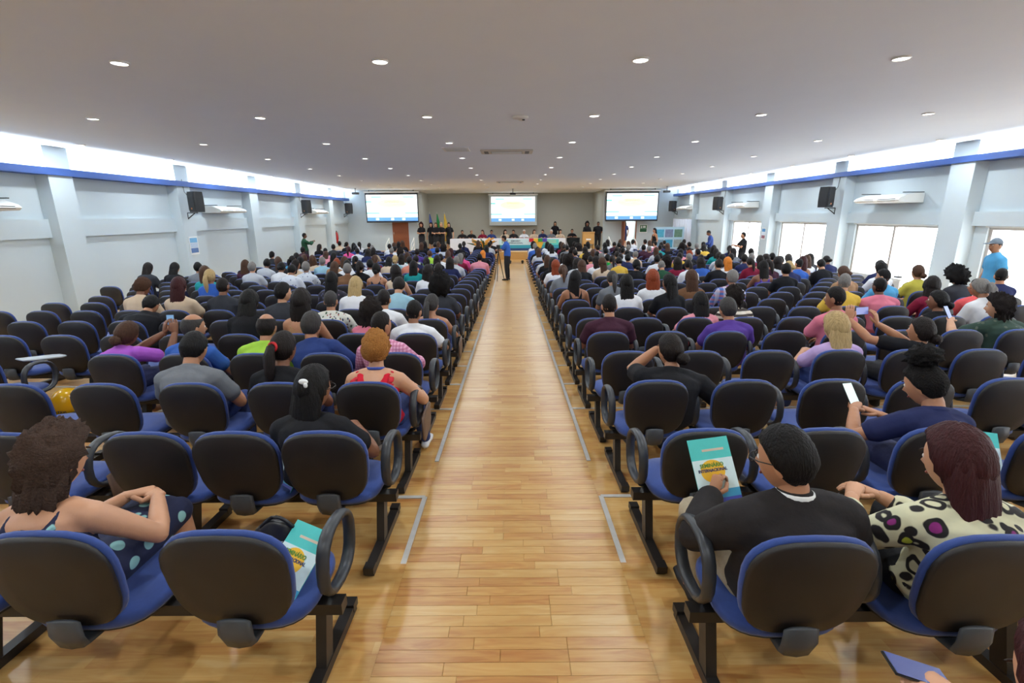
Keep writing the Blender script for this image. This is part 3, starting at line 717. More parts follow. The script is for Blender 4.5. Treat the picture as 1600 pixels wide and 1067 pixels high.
def rig(P):
    g = {}; st = P.get('stand'); b = P.get('bulk', 1.0)
    hip = V((0, -.05, .50)) if not st else V((0, 0, .93)); hip += V(P.get('shift', (0,0,0)))
    M = R3(P.get('turn', 0), 'Z') @ R3(P.get('side', 0), 'Y') @ R3(-P.get('lean', -3), 'X')
    L = P.get('len', .46 if not st else .48); c = P.get('slump', .02)
    tp = lambda t: hip + M @ V((0, -c*math.sin(PI*min(max(t,0),1)), L*t))
    Ms = M @ R3(P.get('twist', 0), 'Z'); sw = P.get('sw', .168)*(1+(b-1)*.5)
    g['hip'], g['M'], g['tp'], g['Ms'] = hip, M, tp, Ms
    g['S'] = {s: tp(.9) + Ms @ V((s*sw, 0, -.012)) for s in (-1, 1)}
    nb = tp(1.0); Mh = R3(P.get('turn', 0)+P.get('hy', 0), 'Z') @ R3(P.get('hr', 0), 'Y') @ R3(-P.get('hp', 0), 'X')
    g['nb'] = nb; g['Mh'] = Mh; hb = nb + M @ V((0, .018, .075)); g['hb'] = hb
    g['hc'] = hb + Mh @ V((0, .018, .098))
    for s, k in ((-1, 'L'), (1, 'R')):
        w = V(P.get(k, (s*.13, .27, .615) if not st else (s*.27, .06, .86)))
        pole = P.get('pole'+k, (s*.75, -.5, -.55)); e, w = ik(g['S'][s], w, .275, .25, pole); g['E'+k], g['W'+k] = e, w
        if st:
            hj = hip + V((s*.09, 0, -.02)); kn = V(P.get('knee'+k, (s*.10, .02, .50))); an = V(P.get('foot'+k, (s*.11, -.02, .09)))
        else:
            hj = hip + M @ V((s*.09, 0, 0)) + V((0,.02,-.01)); kn = V(P.get('knee'+k, (s*.12, .40, .49))); an = V(P.get('foot'+k, (s*.13, .40, .09)))
        g['leg'+k] = (hj, kn, an)
    return g
TR = [(-.14,.13,.095),(0,.165,.118),(.22,.152,.112),(.45,.150,.108),(.68,.165,.112),(.84,.172,.102),(.94,.135,.085),(1.02,.075,.066)]
def torso(q, g, P, inf=0.0, t0=-1, t1=2, n=20):
    b = P.get('bulk', 1.0); fem = P.get('fem'); rows = [r for r in TR if t0 <= r[0] <= t1]
    pts, rad = [], []
    for (t, w, d) in rows:
        if fem: w *= (.98, 1.06, .92, .90, .92, .92, .95, .95)[TR.index((t, w, d))]
        bb = b if t < .9 else 1+(b-1)*.4
        pts.append(g['tp'](t)); rad.append((w*bb+inf, d*(1+(b-1)*1.2 if t < .8 else bb)+inf))
    q.tube(pts, rad, n, side=g['Ms'] @ V((1,0,0)))
def arms(q, g, P, inf=0.0, u0=0.0, upto=2.0, flare=0.0, ks=('L','R')):
    b = 1+(P.get('bulk', 1.0)-1)*.7
    for k, s in (('L',-1),('R',1)):
        if k not in ks: continue
        S_, E, W_ = g['S'][s], g['E'+k], g['W'+k]; sd = (E-S_).cross(W_-E)
        if sd.length < 1e-5: sd = V((1,0,0))
        pts = [S_, S_.lerp(E,.35), S_.lerp(E,.75), E, E.lerp(W_,.3), E.lerp(W_,.7), W_]; rr = [.058,.052,.044,.041,.042,.035,.027]; par = [0,.35,.75,1,1.3,1.7,2]
        idx = [i for i in range(7) if par[i] <= upto+1e-6]
        p_ = [pts[i] for i in idx]; r_ = [rr[i]*b+inf for i in idx]
        if upto < 1 and par[idx[-1]] < upto: p_.append(S_.lerp(E, upto)); r_.append(.046*b+inf)
        r_[-1] += flare
        q.tube(p_, r_, 12, side=sd)
def yoke(q, g, P, inf=0.0):
    b = 1+(P.get('bulk', 1.0)-1)*.4
    for s in (-1, 1):
        q.tube([g['tp'](.97), g['tp'](.93).lerp(g['S'][s], .55) + g['M'] @ V((0,0,.016)), g['S'][s]], [.062*b+inf, .055*b+inf, .054*b+inf], 12)
def legs(q, g, P, inf=0.0, upto=1.0):
    b = 1+(P.get('bulk', 1.0)-1)*.7
    for k in 'LR':
        h, kn, an = g['leg'+k]; pts = [h, h.lerp(kn,.5), kn, kn.lerp(an,.35), kn.lerp(an,.75), an]; r = [.088,.078,.056,.055,.042,.034]
        n = 6 if upto >= 1 else 3
        q.tube(pts[:n], [x*b+inf for x in r[:n]], 12)
BODY = {}
def body_mesh(key, P, vox):
    if key in BODY: return BODY[key]
    g = rig(P); q = MB(); torso(q, g, P); yoke(q, g, P); arms(q, g, P); legs(q, g, P)
    q.tube([g['tp'](.93), g['nb'] + g['M'] @ V((0,.006,.02)), g['hb'], g['hb'].lerp(g['hc'], .6)], [.062,.056,.053,.05], 14)
    for k in 'LR':
        h, kn, an = g['leg'+k]; q.tube([an, an+V((0,.05,-.04)), an+V((0,.15,-.06))], [.036,.036,.026], 10)
    rm = remesh(q, vox); out = MB(); out.join(rm); bpy.data.meshes.remove(rm)
    out.mi = 0; hc, Mh = g['hc'], g['Mh']
    out.add([hc + Mh @ headpt(d) for d in sphere_dirs(28, 20)], grid_faces(28, 20))
    for s in (-1, 1): out.ball(hc + Mh @ V((s*.077,-.012,-.012)), (.010,.020,.032), 10, 8, M=Mh @ R3(-s*18,'Z') @ R3(-12,'X'))
    for k, s in (('L',-1),('R',1)):
        W_ = g['W'+k]; fdir = P.get('fd'+k, tuple((W_-g['E'+k]).normalized() + V((-s*.25, .15, -.1))))
        hand(out, W_ + (W_-g['E'+k]).normalized()*.01, fdir, P.get('up'+k, (s*.25, -.1, 1)), -s, P.get('curl'+k, .45))
    out.mi = 1
    for s in (-1, 1): out.ball(hc + Mh @ V((s*.030,.078,.010)), .0115, 10, 8)
    out.mi = 2
    for s in (-1, 1): out.ball(hc + Mh @ V((s*.030,.086,.010)), .0055, 8, 6); out.ball(hc + Mh @ V((s*.031,.088,.034)), (.02,.005,.004), 8, 6, M=Mh)
    out.mi = 3; out.ball(hc + Mh @ V((0,.090,-.060)), (.022,.007,.008), 10, 6, M=Mh)
    me = out.mesh('person', [M_SKIN, M_EYE, M_IRIS, M_LIP]); BODY[key] = (me, g); return BODY[key]
TOPS = {}
STRAPW = .02
def top_mesh(key, P, kind, vox):
    kk = (key, kind)
    if kk in TOPS: return TOPS[kk]
    g = rig(P); q = MB()
    if kind in ('tee', 'polo'):
        torso(q, g, P, .014, -.1); yoke(q, g, P, .012); arms(q, g, P, .016, 0, .62, .008)
    elif kind in ('long', 'jacket', 'shirt'):
        e = .014 if kind != 'jacket' else .026
        torso(q, g, P, e, -.1); yoke(q, g, P, e); arms(q, g, P, e, 0, 2.0 if kind == 'jacket' else 1.7 if kind == 'shirt' else 2.0, .004)
    elif kind == 'tank':
        torso(q, g, P, .012, -.1, .70)
        for s in (-1, 1):
            Ms = g['Ms']; a = [g['tp'](.66) + Ms @ V((s*.085,-.115*P.get('bulk',1),0)), g['tp'](.86)+Ms @ V((s*.09,-.108,0)), g['tp'](.985)+Ms @ V((s*.092,-.02,.028)), g['tp'](.86)+Ms @ V((s*.085,.10,0)), g['tp'](.68)+Ms @ V((s*.08,.12,0))]
            q.tube(a, [(P.get('strap', .02),.010)]*5, 8, side=Ms @ V((1,0,0)))
    elif kind == 'sleeveless':
        torso(q, g, P, .013, -.1); yoke(q, g, P, .006)
    rm = remesh(q, vox); out = MB(); out.join(rm); bpy.data.meshes.remove(rm)
    if kind in ('polo', 'shirt', 'jacket'):
        Ms = g['M']; c = g['tp'](1.0) + Ms @ V((0,.004,.022)); r = .066 if kind != 'jacket' else .074
        pts = [c + Ms @ V((r*math.cos(a), r*.92*math.sin(a), -.010*math.sin(a))) for a in [2*PI*i/18 for i in range(18)]]
        out.tube(pts, [(.022,.007)]*18, 8, side=Ms @ V((0,0,1)), closed=True)
    for p in out.v: p += V((0,0,1))*0.0 + (noise.noise_vector(p*9)*.0035)
    me = out.mesh('top', [M_CLOTH]); TOPS[kk] = me; return me
BOTS = {}
def bottom_mesh(key, P, kind, vox):
    kk = (key, kind)
    if kk in BOTS: return BOTS[kk]
    g = rig(P); q = MB()
    torso(q, g, P, .012, -.2, .1 if kind != 'skirt' else .3); legs(q, g, P, .012 if kind == 'trousers' else .016, 1.0 if kind == 'trousers' else .5)
    if kind == 'skirt':
        h0, k0, _ = g['legL']; h1, k1, _ = g['legR']; q.tube([(h0+h1)/2, (k0+k1)/2], [(.17,.10),(.19,.085)], 18, side=(1,0,0))
    rm = remesh(q, vox); out = MB(); out.join(rm); bpy.data.meshes.remove(rm)
    BOTS[kk] = out.mesh('trousers', [M_DENIM]); return BOTS[kk]
q = MB(); q.tube([(0,-.05,.03),(0,0,.045),(0,.09,.03),(0,.17,.022)], [(.034,.03),(.038,.036),(.044,.027),(.036,.02)], 14, side=(1,0,0)); SHOE = q.mesh('shoe', [M_SHOE])
def glasses(parent, g):
    q = MB(); hc, Mh = g['hc'], g['Mh']
    for s in (-1, 1):
        c = V((s*.033,.107,.006)); q.tube([hc + Mh @ (c + V((.024*math.cos(a), 0, .018*math.sin(a)))) for a in [2*PI*i/14 for i in range(14)]], [.0025]*14, 5, closed=True)
        q.tube([hc + Mh @ V(p) for p in ((s*.056,.104,.01),(s*.080,.06,.008),(s*.083,-.015,.004))], [.0025]*3, 5)
    q.tube([hc + Mh @ V((-.01,.109,.008)), hc + Mh @ V((.01,.109,.008))], [.002,.002], 5)
    link('glasses', q.mesh('glasses', [M_DARK]), parent)
SKINS = [srgb(150,102,74), srgb(176,124,92), srgb(126,82,58), srgb(196,146,114), srgb(104,66,46), srgb(206,160,130)]
HC = {'black': srgb(17,14,14), 'dark': srgb(29,22,20), 'brown': srgb(72,48,34), 'grey': srgb(120,116,112), 'white': srgb(205,200,194), 'blonde': srgb(176,150,104), 'red': srgb(132,58,30), 'orange': srgb(206,120,40), 'maroon': srgb(58,24,26), 'golden': srgb(150,100,48), 'darkgrey': srgb(58,55,54), 'curlybrown': srgb(66,50,42)}
CC = {'black': srgb(26,26,30), 'white': srgb(222,224,228), 'navy': srgb(36,42,80), 'blue': srgb(52,92,170), 'denim': srgb(44,62,116), 'skyblue': srgb(84,160,206), 'lightblue': srgb(150,190,206), 'teal': srgb(30,140,140), 'green': srgb(20,140,62), 'darkgreen': srgb(36,74,52), 'lime': srgb(160,206,72), 'yellow': srgb(214,176,72), 'mustard': srgb(186,176,74), 'red': srgb(196,30,50), 'coral': srgb(214,88,90), 'burgundy': srgb(122,26,52), 'maroon': srgb(62,32,48), 'purple': srgb(84,58,140), 'violet': srgb(164,88,190), 'lavender': srgb(186,160,206), 'pink': srgb(214,140,152), 'hotpink': srgb(220,84,140), 'rose': srgb(206,116,136), 'grey': srgb(112,116,122), 'darkgrey': srgb(52,54,60), 'lightgrey': srgb(186,190,196), 'beige': srgb(200,178,152), 'brown': srgb(112,80,56), 'tan': srgb(160,124,92), 'salmon': srgb(206,130,108), 'charcoal': srgb(40,37,38), 'khaki': srgb(168,154,130)}
N_PEOPLE = [0]
def person(loc, rz, key, P, hair, hc, top, tc, label, grp=None, skin=None, bottom='trousers', bc=None, pat=None, vox=.012, shoes=None, gl=False, hair_scale=1.0, botpat=None):
    me, g = body_mesh(key, P, vox); N_PEOPLE[0] += 1
    sk = SKINS[skin if skin is not None else N_PEOPLE[0]*7 % 4]
    o = link('person', me, None, loc, rz, color=sk); tag(o, label, 'person', grp)
    Mh = g['Mh'].copy()
    if hair in ('long', 'wavy', 'bob'): Mh = Mh @ R3(P.get('hp', 0)*.6, 'X')
    if hair != 'none':
        link('hair', hair_mesh(hair), o, M=Matrix.Translation(g['hc']) @ Mh.to_4x4() @ Matrix.Scale(hair_scale, 4), color=HC[hc])
    if top:
        t = link('top', top_mesh(key, P, top, vox), o, color=CC.get(tc, (.5,.5,.5)))
        if pat: t.material_slots[0].link = 'OBJECT'; t.material_slots[0].material = PAT[pat]
    if bottom:
        b_ = link('trousers' if bottom == 'trousers' else 'skirt', bottom_mesh(key, P, bottom, vox), o, color=CC[bc or random.choice(('navy','black','denim','darkgrey'))])
        if botpat: b_.material_slots[0].link = 'OBJECT'; b_.material_slots[0].material = PAT[botpat]
    if shoes:
        for k in 'LR':
            an = g['leg'+k][2]; link('shoe', SHOE, o, (an.x, an.y+.02, max(an.z-.09, 0.0)), color=CC[shoes])
    if gl: glasses(o, g)
    return o, g

POSES = {
 'up':    dict(lean=-3),
 'upf':   dict(lean=-3, fem=1, sw=.152),
 'down':  dict(lean=6, hp=28, L=(-.05,.24,.66), R=(.07,.25,.66), curlL=.8, curlR=.8),
 'downf': dict(lean=5, hp=24, fem=1, sw=.152, L=(-.05,.24,.66), R=(.07,.25,.66)),
 'left':  dict(lean=-2, hy=32, hp=4, twist=6),
 'right': dict(lean=-2, hy=-34, hp=4, twist=-6),
 'leftf': dict(lean=-2, hy=30, fem=1, sw=.152),
 'rightf':dict(lean=-2, hy=-30, fem=1, sw=.152),
 'tilt':  dict(lean=3, side=6, hr=8, hp=8, hy=10),
 'heavy': dict(lean=-2, bulk=1.22, sw=.185),
 'phone': dict(lean=0, hp=4, fem=1, sw=.152, L=(-.05,.36,1.02), R=(.07,.36,1.02), upL=(-.6,-.7,.2), upR=(.6,-.7,.2), curlL=.9, curlR=.9),
}
HNAME = {'short':'short','fade':'cropped','balding':'thinning','bald':'shaved','long':'long','curly':'curly','afro':'full round','bun':'tied-back','topbun':'high-bun','ponytail':'ponytailed','bob':'bobbed','wavy':'wavy','manbun':'tied-back','shortwavy':'short wavy'}
HCN = {'dark':'dark brown','curlybrown':'brown','darkgrey':'dark grey','golden':'golden brown'}
TAKEN = {}
def seat_person(side, row, k, key, hair, hc, top, tc, pat=None, label=None, dx=0, P=None, vox=.018, **kw):
    if (side, row, k) not in SEATS or (side, row, k) in TAKEN: return None
    x, y, z = SEATS[(side, row, k)]; TAKEN[(side, row, k)] = 1
    if label is None:
        pn = {'leopard':'leopard print','floralwhite':'white floral','floraldark':'dark floral','gingham':'pink checked','plaid':'blue plaid','zigzag':'black and cream','smudge':'white printed','lace':'green lace','dots':'dotted'}.get(pat, {'darkgrey':'dark grey','lightgrey':'light grey','darkgreen':'dark green','lightblue':'light blue','skyblue':'sky blue','hotpink':'hot pink'}.get(tc, tc))
        label = 'person in %s top, %s %s hair, %s row %s of aisle, %s seat' % (pn, HNAME[hair], HCN.get(hc, hc), ORD[row], sidename[side], ORD[k])
    return person((x+dx, y, z), 0, key if P is None else ('hero', side, row, k), P or POSES[key], hair, hc, top, tc, label, 'seated audience', pat=pat, vox=vox, **kw)

# head pixel -> seat (only used to read off which seat each person in the photograph occupies)
_c, _s = math.cos(PITCH), math.sin(PITCH)
def proj(X, Y, Z):
    z = Z-CAMH; zc = _c*Y-_s*z; yc = _s*Y+_c*z; u = 755*X/zc; v = -755*yc/zc
    return 800+u+.006*v, 533.5-.006*u+v
def seat_for(px, py):
    best = None
    for (s_, r, k), (x, y, z) in SEATS.items():
        if (s_, r, k) in TAKEN or r < 4: continue
        a, b = proj(x, y-.05, z+1.12); e = ((a-px)/1.0)**2 + ((b-py)*2.6)**2
        if best is None or e < best[0]: best = (e, (s_, r, k))
    return best[1]
# ---------------------------------------------------------------- text and brochures
TXT = {}
def text_mesh(s_, size, m, bold=.0):
    k = (s_, size, m.name)
    if k in TXT: return TXT[k]
    cu = bpy.data.curves.new('t', 'FONT'); cu.body = s_; cu.size = size; cu.align_x = 'CENTER'; cu.align_y = 'CENTER'; cu.extrude = .0006; cu.offset = bold; cu.resolution_u = 3
    ob = bpy.data.objects.new('t', cu); TMP.collection.objects.link(ob); dg = tmp_dg()
    me = bpy.data.meshes.new_from_object(ob.evaluated_get(dg)); me.materials.clear(); me.materials.append(m)
    bpy.data.objects.remove(ob); bpy.data.curves.remove(cu); TXT[k] = me; return me
FLAT_ = {}
def ink(r, g, b):
    k = (r, g, b)
    if k not in FLAT_: FLAT_[k] = mat('print_ink', srgb(r, g, b), .55, noise_amt=.06, scale=40)
    return FLAT_[k]
def brochure(M, label, w=.21, h=.297, grp='event brochures'):
    t = thing('brochure', label, 'brochure', (0,0,0), 0, grp); t.matrix_world = M      # local: x right, y up the page, z out of the page
    boxobj('sheet', (-w/2,-h/2,-.003), (w/2,h/2,0), ink(72,194,190), t)
    boxobj('print_band', (-w*.5,-h*.28,0), (w*.5,h*.18,.0006), ink(206,228,232), t)
    boxobj('print_band', (-w*.5,-h*.40,0), (w*.5,-h*.28,.0006), ink(60,160,206), t); boxobj('print_band', (-w*.5,-h*.5,0), (w*.5,-h*.40,.0006), ink(62,74,180), t)
    q = MB(); q.add([(w*.30*math.cos(2*PI*i/24), h*.17*math.sin(2*PI*i/24), .0012) for i in range(24)], [tuple(range(24))]); link('emblem', q.mesh('emblem',[ink(232,180,32)],smooth=False), t, (-.01,0,0))
    for s_, y, sz, c in (('SEMINÁRIO', .026, .024, (70,130,40)), ('INTERNACIONAL', .004, .019, (40,46,92))):
        link('title', text_mesh(s_, sz, ink(*c), .0006), t, (-.01, y, .0018))
    boxobj('caption', (-w*.2, h*.30, 0), (w*.34, h*.335, .0006), ink(206,190,170), t)
    return t
def phone(M, label, scr=(200,225,235)):
    t = thing('phone', label, 'phone', (0,0,0)); t.matrix_world = M
    boxobj('case', (-.037,-.078,-.005), (.037,.078,.003), M_BLACKP, t, .003)
    boxobj('screen', (-.034,-.073,.003), (.034,.073,.0036), mat('phone_screen', srgb(*scr), .2, emit=srgb(*scr), es=.4), t)
    boxobj('lens_block', (-.03,.04,-.0075), (-.005,.07,-.005), M_DARK, t)
def handm(h, P, seat, dx, off, rx, rz, ry=0, both=False):
    g = h[1]; w = g['WL'] if not both else (g['WL']+g['WR'])/2
    p = V(SEATS[seat]) + V((dx,0,0)) + w + V(off)
    return Matrix.Translation(p) @ Matrix.Rotation(math.radians(rz), 4, 'Z') @ Matrix.Rotation(math.radians(rx), 4, 'X') @ Matrix.Rotation(math.radians(ry), 4, 'Z')
def at(side, row, k, p, rx=0, ry=0, rz=0):
    x, y, z = SEATS[(side, row, k)]
    return Matrix.Translation(V((x, y, z)) + V(p)) @ Matrix.Rotation(math.radians(rz), 4, 'Z') @ Matrix.Rotation(math.radians(rx), 4, 'X') @ Matrix.Rotation(math.radians(ry), 4, 'Y')

# ---------------------------------------------------------------- people close to the photographer
def fit(side, row, k, P, px, py):
    """sit the person in the seat so that the head comes where the photograph shows it"""
    P = dict(P); x, y, z = SEATS[(side, row, k)]; best = None
    for i in range(41):
        P['len'] = .30 + .005*i; g = rig(P); h = g['hc'] + V((x, y, z)); a, b = proj(*h)
        if best is None or abs(b-py) < best[0]: best = (abs(b-py), P['len'], (px-a)*(h.y*_c+.2)/755)
    P['len'] = best[1]; dx = best[2]; d0 = max(-.14, min(.14, dx)); rem = dx-d0
    P['side'] = P.get('side', 0) + math.degrees(math.atan2(rem, .62)); return P, d0
def hero(side, row, k, px, py, P, *a, **kw):
    P, dx = fit(side, row, k, P, px, py)
    r = seat_person(side, row, k, 'hero', *a, P=P, dx=dx, vox=kw.pop('vox', .011), **kw)
    return r, P, dx
F = dict(fem=1, sw=.152)
hero(-1,0,1, 78,768, dict(lean=3, hp=16, hy=-12, strap=.011, L=(-.02,.30,.63), R=(.12,.30,.63), curlL=.9, curlR=.9, fdR=(-.8,.5,-.1), fdL=(.8,.5,0), slump=.04, **F), 'curly','curlybrown','tank','navy', pat='dots', bottom='skirt', bc='navy', botpat='dots', skin=3, hair_scale=.86, label='person with curly brown hair in navy polka-dot dress, hands folded, nearest left row')
h1, _, _ = hero(-1,1,0, 488,620, dict(lean=6, hp=10, hy=-25, slump=.04, L=(-.08,.28,.62), R=(.16,.26,.62), **F), 'long','black','tee','black', bc='black', skin=2, gl=True, label='person with long black hair and white clip in black tee, second row left')
h2, P2, _ = hero(-1,2,0, 588,545, dict(lean=4, hp=6, bulk=1.08, strap=.034, R=(.2,.28,.62), kneeR=(.17,.40,.49), footR=(.24,.44,.09), **F), 'shortwavy','golden','tank','red', bc='denim', skin=3, shoes='white', label='person in red ruffled sleeveless top with short golden hair beside the aisle')
h3, _, _ = hero(-1,2,1, 443,545, dict(lean=6, hp=10, hy=-12, **F), 'ponytail','dark','tee','black', skin=2, label='person in black tee with dark ponytail in a red band, third row left')
 # hair clip, hair tie, ruffles
g = h1[1]; q = MB(); c = g['hc'] + g['Mh'] @ V((.035,-.108,.06)); q.ball(c, (.026,.012,.016), 10, 8); q.ball(c + V((.012,-.006,-.018)), (.012,.01,.016), 8, 6); link('hair_clip', q.mesh('hair_clip', [M_PAPER]), h1[0])
g = h3[1]; q = MB(); q.tube([g['hc'] + g['Mh'] @ V((.03*math.cos(a), -.118, .026+.03*math.sin(a))) for a in [2*PI*i/14 for i in range(14)]], [.010]*14, 8, closed=True); link('hair_tie', q.mesh('hair_tie', [mat('red_hair_tie', srgb(190,30,36), .7)]), h3[0])
g = h2[1]; q = MB(); RF = mat('red_ruffle', CC['red'], .8)
for s_ in (-1, 1):
    Ms = g['Ms']; a = [g['tp'](t_) + Ms @ V((s_*(.125+.012*math.sin(j*2.1)), -.112+.0*j if t_ < .95 else -.03, .02 if t_ > .95 else 0)) for j, t_ in enumerate([.62+.03*i for i in range(13)])]
    q.tube(a, [(.020+.006*math.sin(i*1.9), .010) for i in range(13)], 8, side=Ms @ V((1,0,0)))
link('ruffle', q.mesh('ruffle', [RF]), h2[0])
q = MB(); c = g['nb'] + g['M'] @ V((0,.004,.035)); q.tube([c + g['M'] @ V((.062*math.cos(a), .062*math.sin(a), -.012*math.sin(a))) for a in [2*PI*i/18 for i in range(18)]], [(.011,.003)]*18, 6, side=(0,0,1), closed=True); link('lanyard', q.mesh('lanyard', [mat('blue_lanyard', srgb(60,84,170), .7)]), h2[0])
hero(-1,2,2, 302,545, dict(lean=10, hp=24, slump=.04, bulk=1.08), 'short','black','polo','grey', skin=1, bc='denim', label='person in grey polo shirt with short black hair bending forward, third row left')
hero(-1,3,0, 592,508, dict(lean=2, hy=-30, twist=-14, bulk=1.05, R=(.22,.3,.62)), 'fade','dark','shirt','pink', pat='gingham', skin=1, bc='burgundy', shoes='black', label='person in pink checked shirt with cropped hair at the aisle end, left')
hero(-1,3,1, 480,507, dict(lean=8, hp=8, hy=-8, bulk=1.12, R=(.25,.32,.62)), 'short','darkgrey','shirt','denim', skin=1, bc='navy', label='person in blue denim shirt with greying short hair, fourth row left')
hero(-1,3,2, 417,512, dict(lean=4, hp=10, bulk=1.1), 'balding','dark','tee','lime', skin=1, label='person with thinning dark hair in lime green tee, fourth row left')
hero(-1,3,3, 302,512, dict(lean=8, hy=-35, hp=6, twist=-8), 'balding','darkgrey','tee','blue', skin=1, bc='black', label='person with thinning grey hair in blue tee turning right, fourth row left')
h_, P_, dx_ = hero(-1,3,4, 160,532, dict(lean=28, side=22, hp=10, hr=16, hy=-6, L=(.13,.42,.86), R=(.24,.42,.86), poleR=(.3,-.2,-.9), upL=(-.6,-.7,.2), upR=(.6,-.7,.2), fdL=(.1,.2,1), fdR=(-.1,.2,1), **F), 'bun','brown','tee','violet', skin=2, bc='navy', label='person in bright violet tee leaning sideways while photographing with a phone')
phone(handm(h_, P_, (-1,3,4), dx_, (0,.05,.10), 80, 5, 0, True), 'phone held up by the person in bright violet', (120,160,200))
hero(-1,4,0, 647,487, dict(lean=0, hy=-16, hp=6, R=(.2,.28,.62)), 'fade','black','tee','white', skin=0, bc='black', label='person in white tee with cropped black hair at the aisle, fifth row left')
hero(-1,4,1, 580,487, dict(lean=4, hp=12, hy=-10, **F), 'curly','dark','sleeveless','rose', skin=2, label='person with curly dark hair and pink hairband, fifth row left', hair_scale=.9)
hero(-1,5,0, 675,478, dict(lean=0, hp=6, hy=-18, **F), 'ponytail','darkgrey','tank','lightblue', skin=1, bc='denim', label='person with grey ponytail in light blue strappy top beside the aisle')
hero(-1,5,1, 600,468, dict(lean=0, hp=4), 'fade','dark','tee','white', skin=1, label='person in white tee with cropped hair, sixth row left, second from aisle')
hero(-1,5,2, 517,470, dict(lean=0, hp=2, bulk=1.1), 'fade','darkgrey','shirt','white', pat='floralwhite', skin=1, label='person in white floral shirt with cropped greying hair, sixth row left')
hero(-1,5,6, 236,476, dict(lean=20, hp=38, bulk=1.35, sw=.2, slump=.05, R=(.28,.3,.62)), 'short','black','tee','black', skin=1, label='large person in black tee bowing the head over a tablet, left')
# right of the aisle
blz, bP, bdx = hero(1,0,0, 1228,718, dict(lean=-2, hy=38, hp=12, twist=4, bulk=1.12, sw=.175, L=(-.14,.30,.64), R=(.20,.24,.60), curlL=1.0, fdL=(.35,.5,.75), upL=(-.7,-.5,.4), kneeL=(-.16,.42,.49), slump=.03), 'short','black','jacket','charcoal', skin=1, bc='khaki', shoes='black', gl=True, label='person in dark blazer and glasses reading a brochure, nearest right row')
g = blz[1]; q = MB(); c = g['tp'](1.0) + g['M'] @ V((0,.004,.054)); q.tube([c + g['M'] @ V((.061*math.cos(a), .060*math.sin(a), -.012*math.sin(a))) for a in [2*PI*i/18 for i in range(18)]], [(.016,.005)]*18, 8, side=(0,0,1), closed=True); link('shirt_collar', q.mesh('shirt_collar', [M_PAPER]), blz[0])
brochure(handm(blz, bP, (1,0,0), bdx, (.04,.07,.09), 58, 14), 'teal event brochure held up by the person in the dark blazer')
hero(1,0,1, 1492,765, dict(lean=1, hp=14, hy=16, bulk=1.1, slump=.04, L=(-.16,.28,.65), R=(-.02,.30,.64), curlL=.9, **F), 'long','maroon','shirt','beige', pat='leopard', skin=3, bc='black', label='person with long dark red hair in leopard print blouse, nearest right row', hair_scale=1.06)
h_, P_, dx_ = hero(1,1,2, 1450,610, dict(lean=10, hp=22, hy=26, L=(-.2,.32,.70), R=(-.02,.33,.66), curlL=1.0, upL=(-.5,-.7,.4), **F), 'topbun','black','polo','navy', skin=1, bc='navy', label='person in navy scrubs with high bun looking at a phone, right')
phone(handm(h_, P_, (1,1,2), dx_, (.03,.09,.07), 52, 12), 'white-screened phone held by the person in navy scrubs', (225,240,238))
hero(1,2,0, 1054,580, dict(lean=10, hp=8, hy=22, bulk=1.15, sw=.19, slump=.04, L=(-.02,.22,.93), R=(.36,.16,.58), poleL=(-.7,.1,-.7), curlL=.8), 'manbun','dark','tee','black', skin=1, bc='denim', shoes='black', label='person with tied-back dark hair in black tee resting chin on hand')
hero(1,3,3, 1305,512, dict(lean=4, hp=10, hy=10, L=(-.1,.30,.66), **F), 'wavy','blonde','tee','lavender', skin=3, bc='denim', label='person with long blonde hair in lavender tee, fourth row right', hair_scale=1.06)
h_, P_, dx_ = hero(1,3,4, 1455,515, dict(lean=12, side=12, hp=-2, hy=26, L=(-.34,.30,.98), R=(-.10,.36,.98), upL=(-.5,-.8,.1), upR=(.5,-.8,.1), fdL=(.1,.2,1), fdR=(-.2,.2,1), **F), 'bun','dark','tee','black', skin=1, label='person in black top with dark bun raising a phone in both hands')
phone(handm(h_, P_, (1,3,4), dx_, (0,.05,.10), 80, 14, 90, True), 'phone raised in both hands by the person in black', (120,130,190))
hero(1,4,0, 952,478, dict(lean=2, hp=10, bulk=1.08, sw=.18), 'fade','dark','polo','maroon', skin=1, bc='black', label='person in dark plum polo with cropped hair, fifth row right by the aisle')
hero(1,4,2, 1137,483, dict(lean=6, hp=10, hy=14, bulk=1.1), 'short','darkgrey','tee','purple', skin=1, label='person in purple and navy tee with short greying hair, fifth row right')
h_, P_, dx_ = hero(1,4,7, 1560,480, dict(lean=8, hp=6, hy=35, bulk=1.2, L=(-.25,.32,.80), **F), 'curly','dark','tee','darkgreen', pat='lace', skin=3, bc='darkgreen', label='person in dark green lace top with dark curly hair holding a phone', hair_scale=.9)
phone(handm(h_, P_, (1,4,7), dx_, (.02,.08,.09), 60, 20), 'phone held up by the person in green lace', (170,180,225))
hero(1,5,2, 1094,474, dict(lean=2, hp=8, **F), 'long','black','tee','pink', skin=3, label='person with long straight black hair in pink top, sixth row right')
hero(1,5,3, 1146,464, dict(lean=3, hp=6, hy=30, **F), 'curly','dark','tee','beige', pat='zigzag', skin=1, label='person with dark curly hair in black and cream print top, sixth row right', hair_scale=.85)
hero(1,5,7, 1465,470, dict(lean=0, hy=40, **F), 'bun','black','sleeveless','black', skin=2, label='person with black bun in sleeveless black top turning left, sixth row right')
hero(1,6,7, 1374,448, dict(lean=0, bulk=1.2, sw=.19), 'fade','black','shirt','rose', skin=4, label='broad person in rose pink shirt with cropped black hair, right')
hero(1,6,8, 1456,447, dict(lean=2, hy=-30, **F), 'wavy','dark','long','burgundy', skin=1, label='person in burgundy long-sleeved top with dark wavy hair, right')
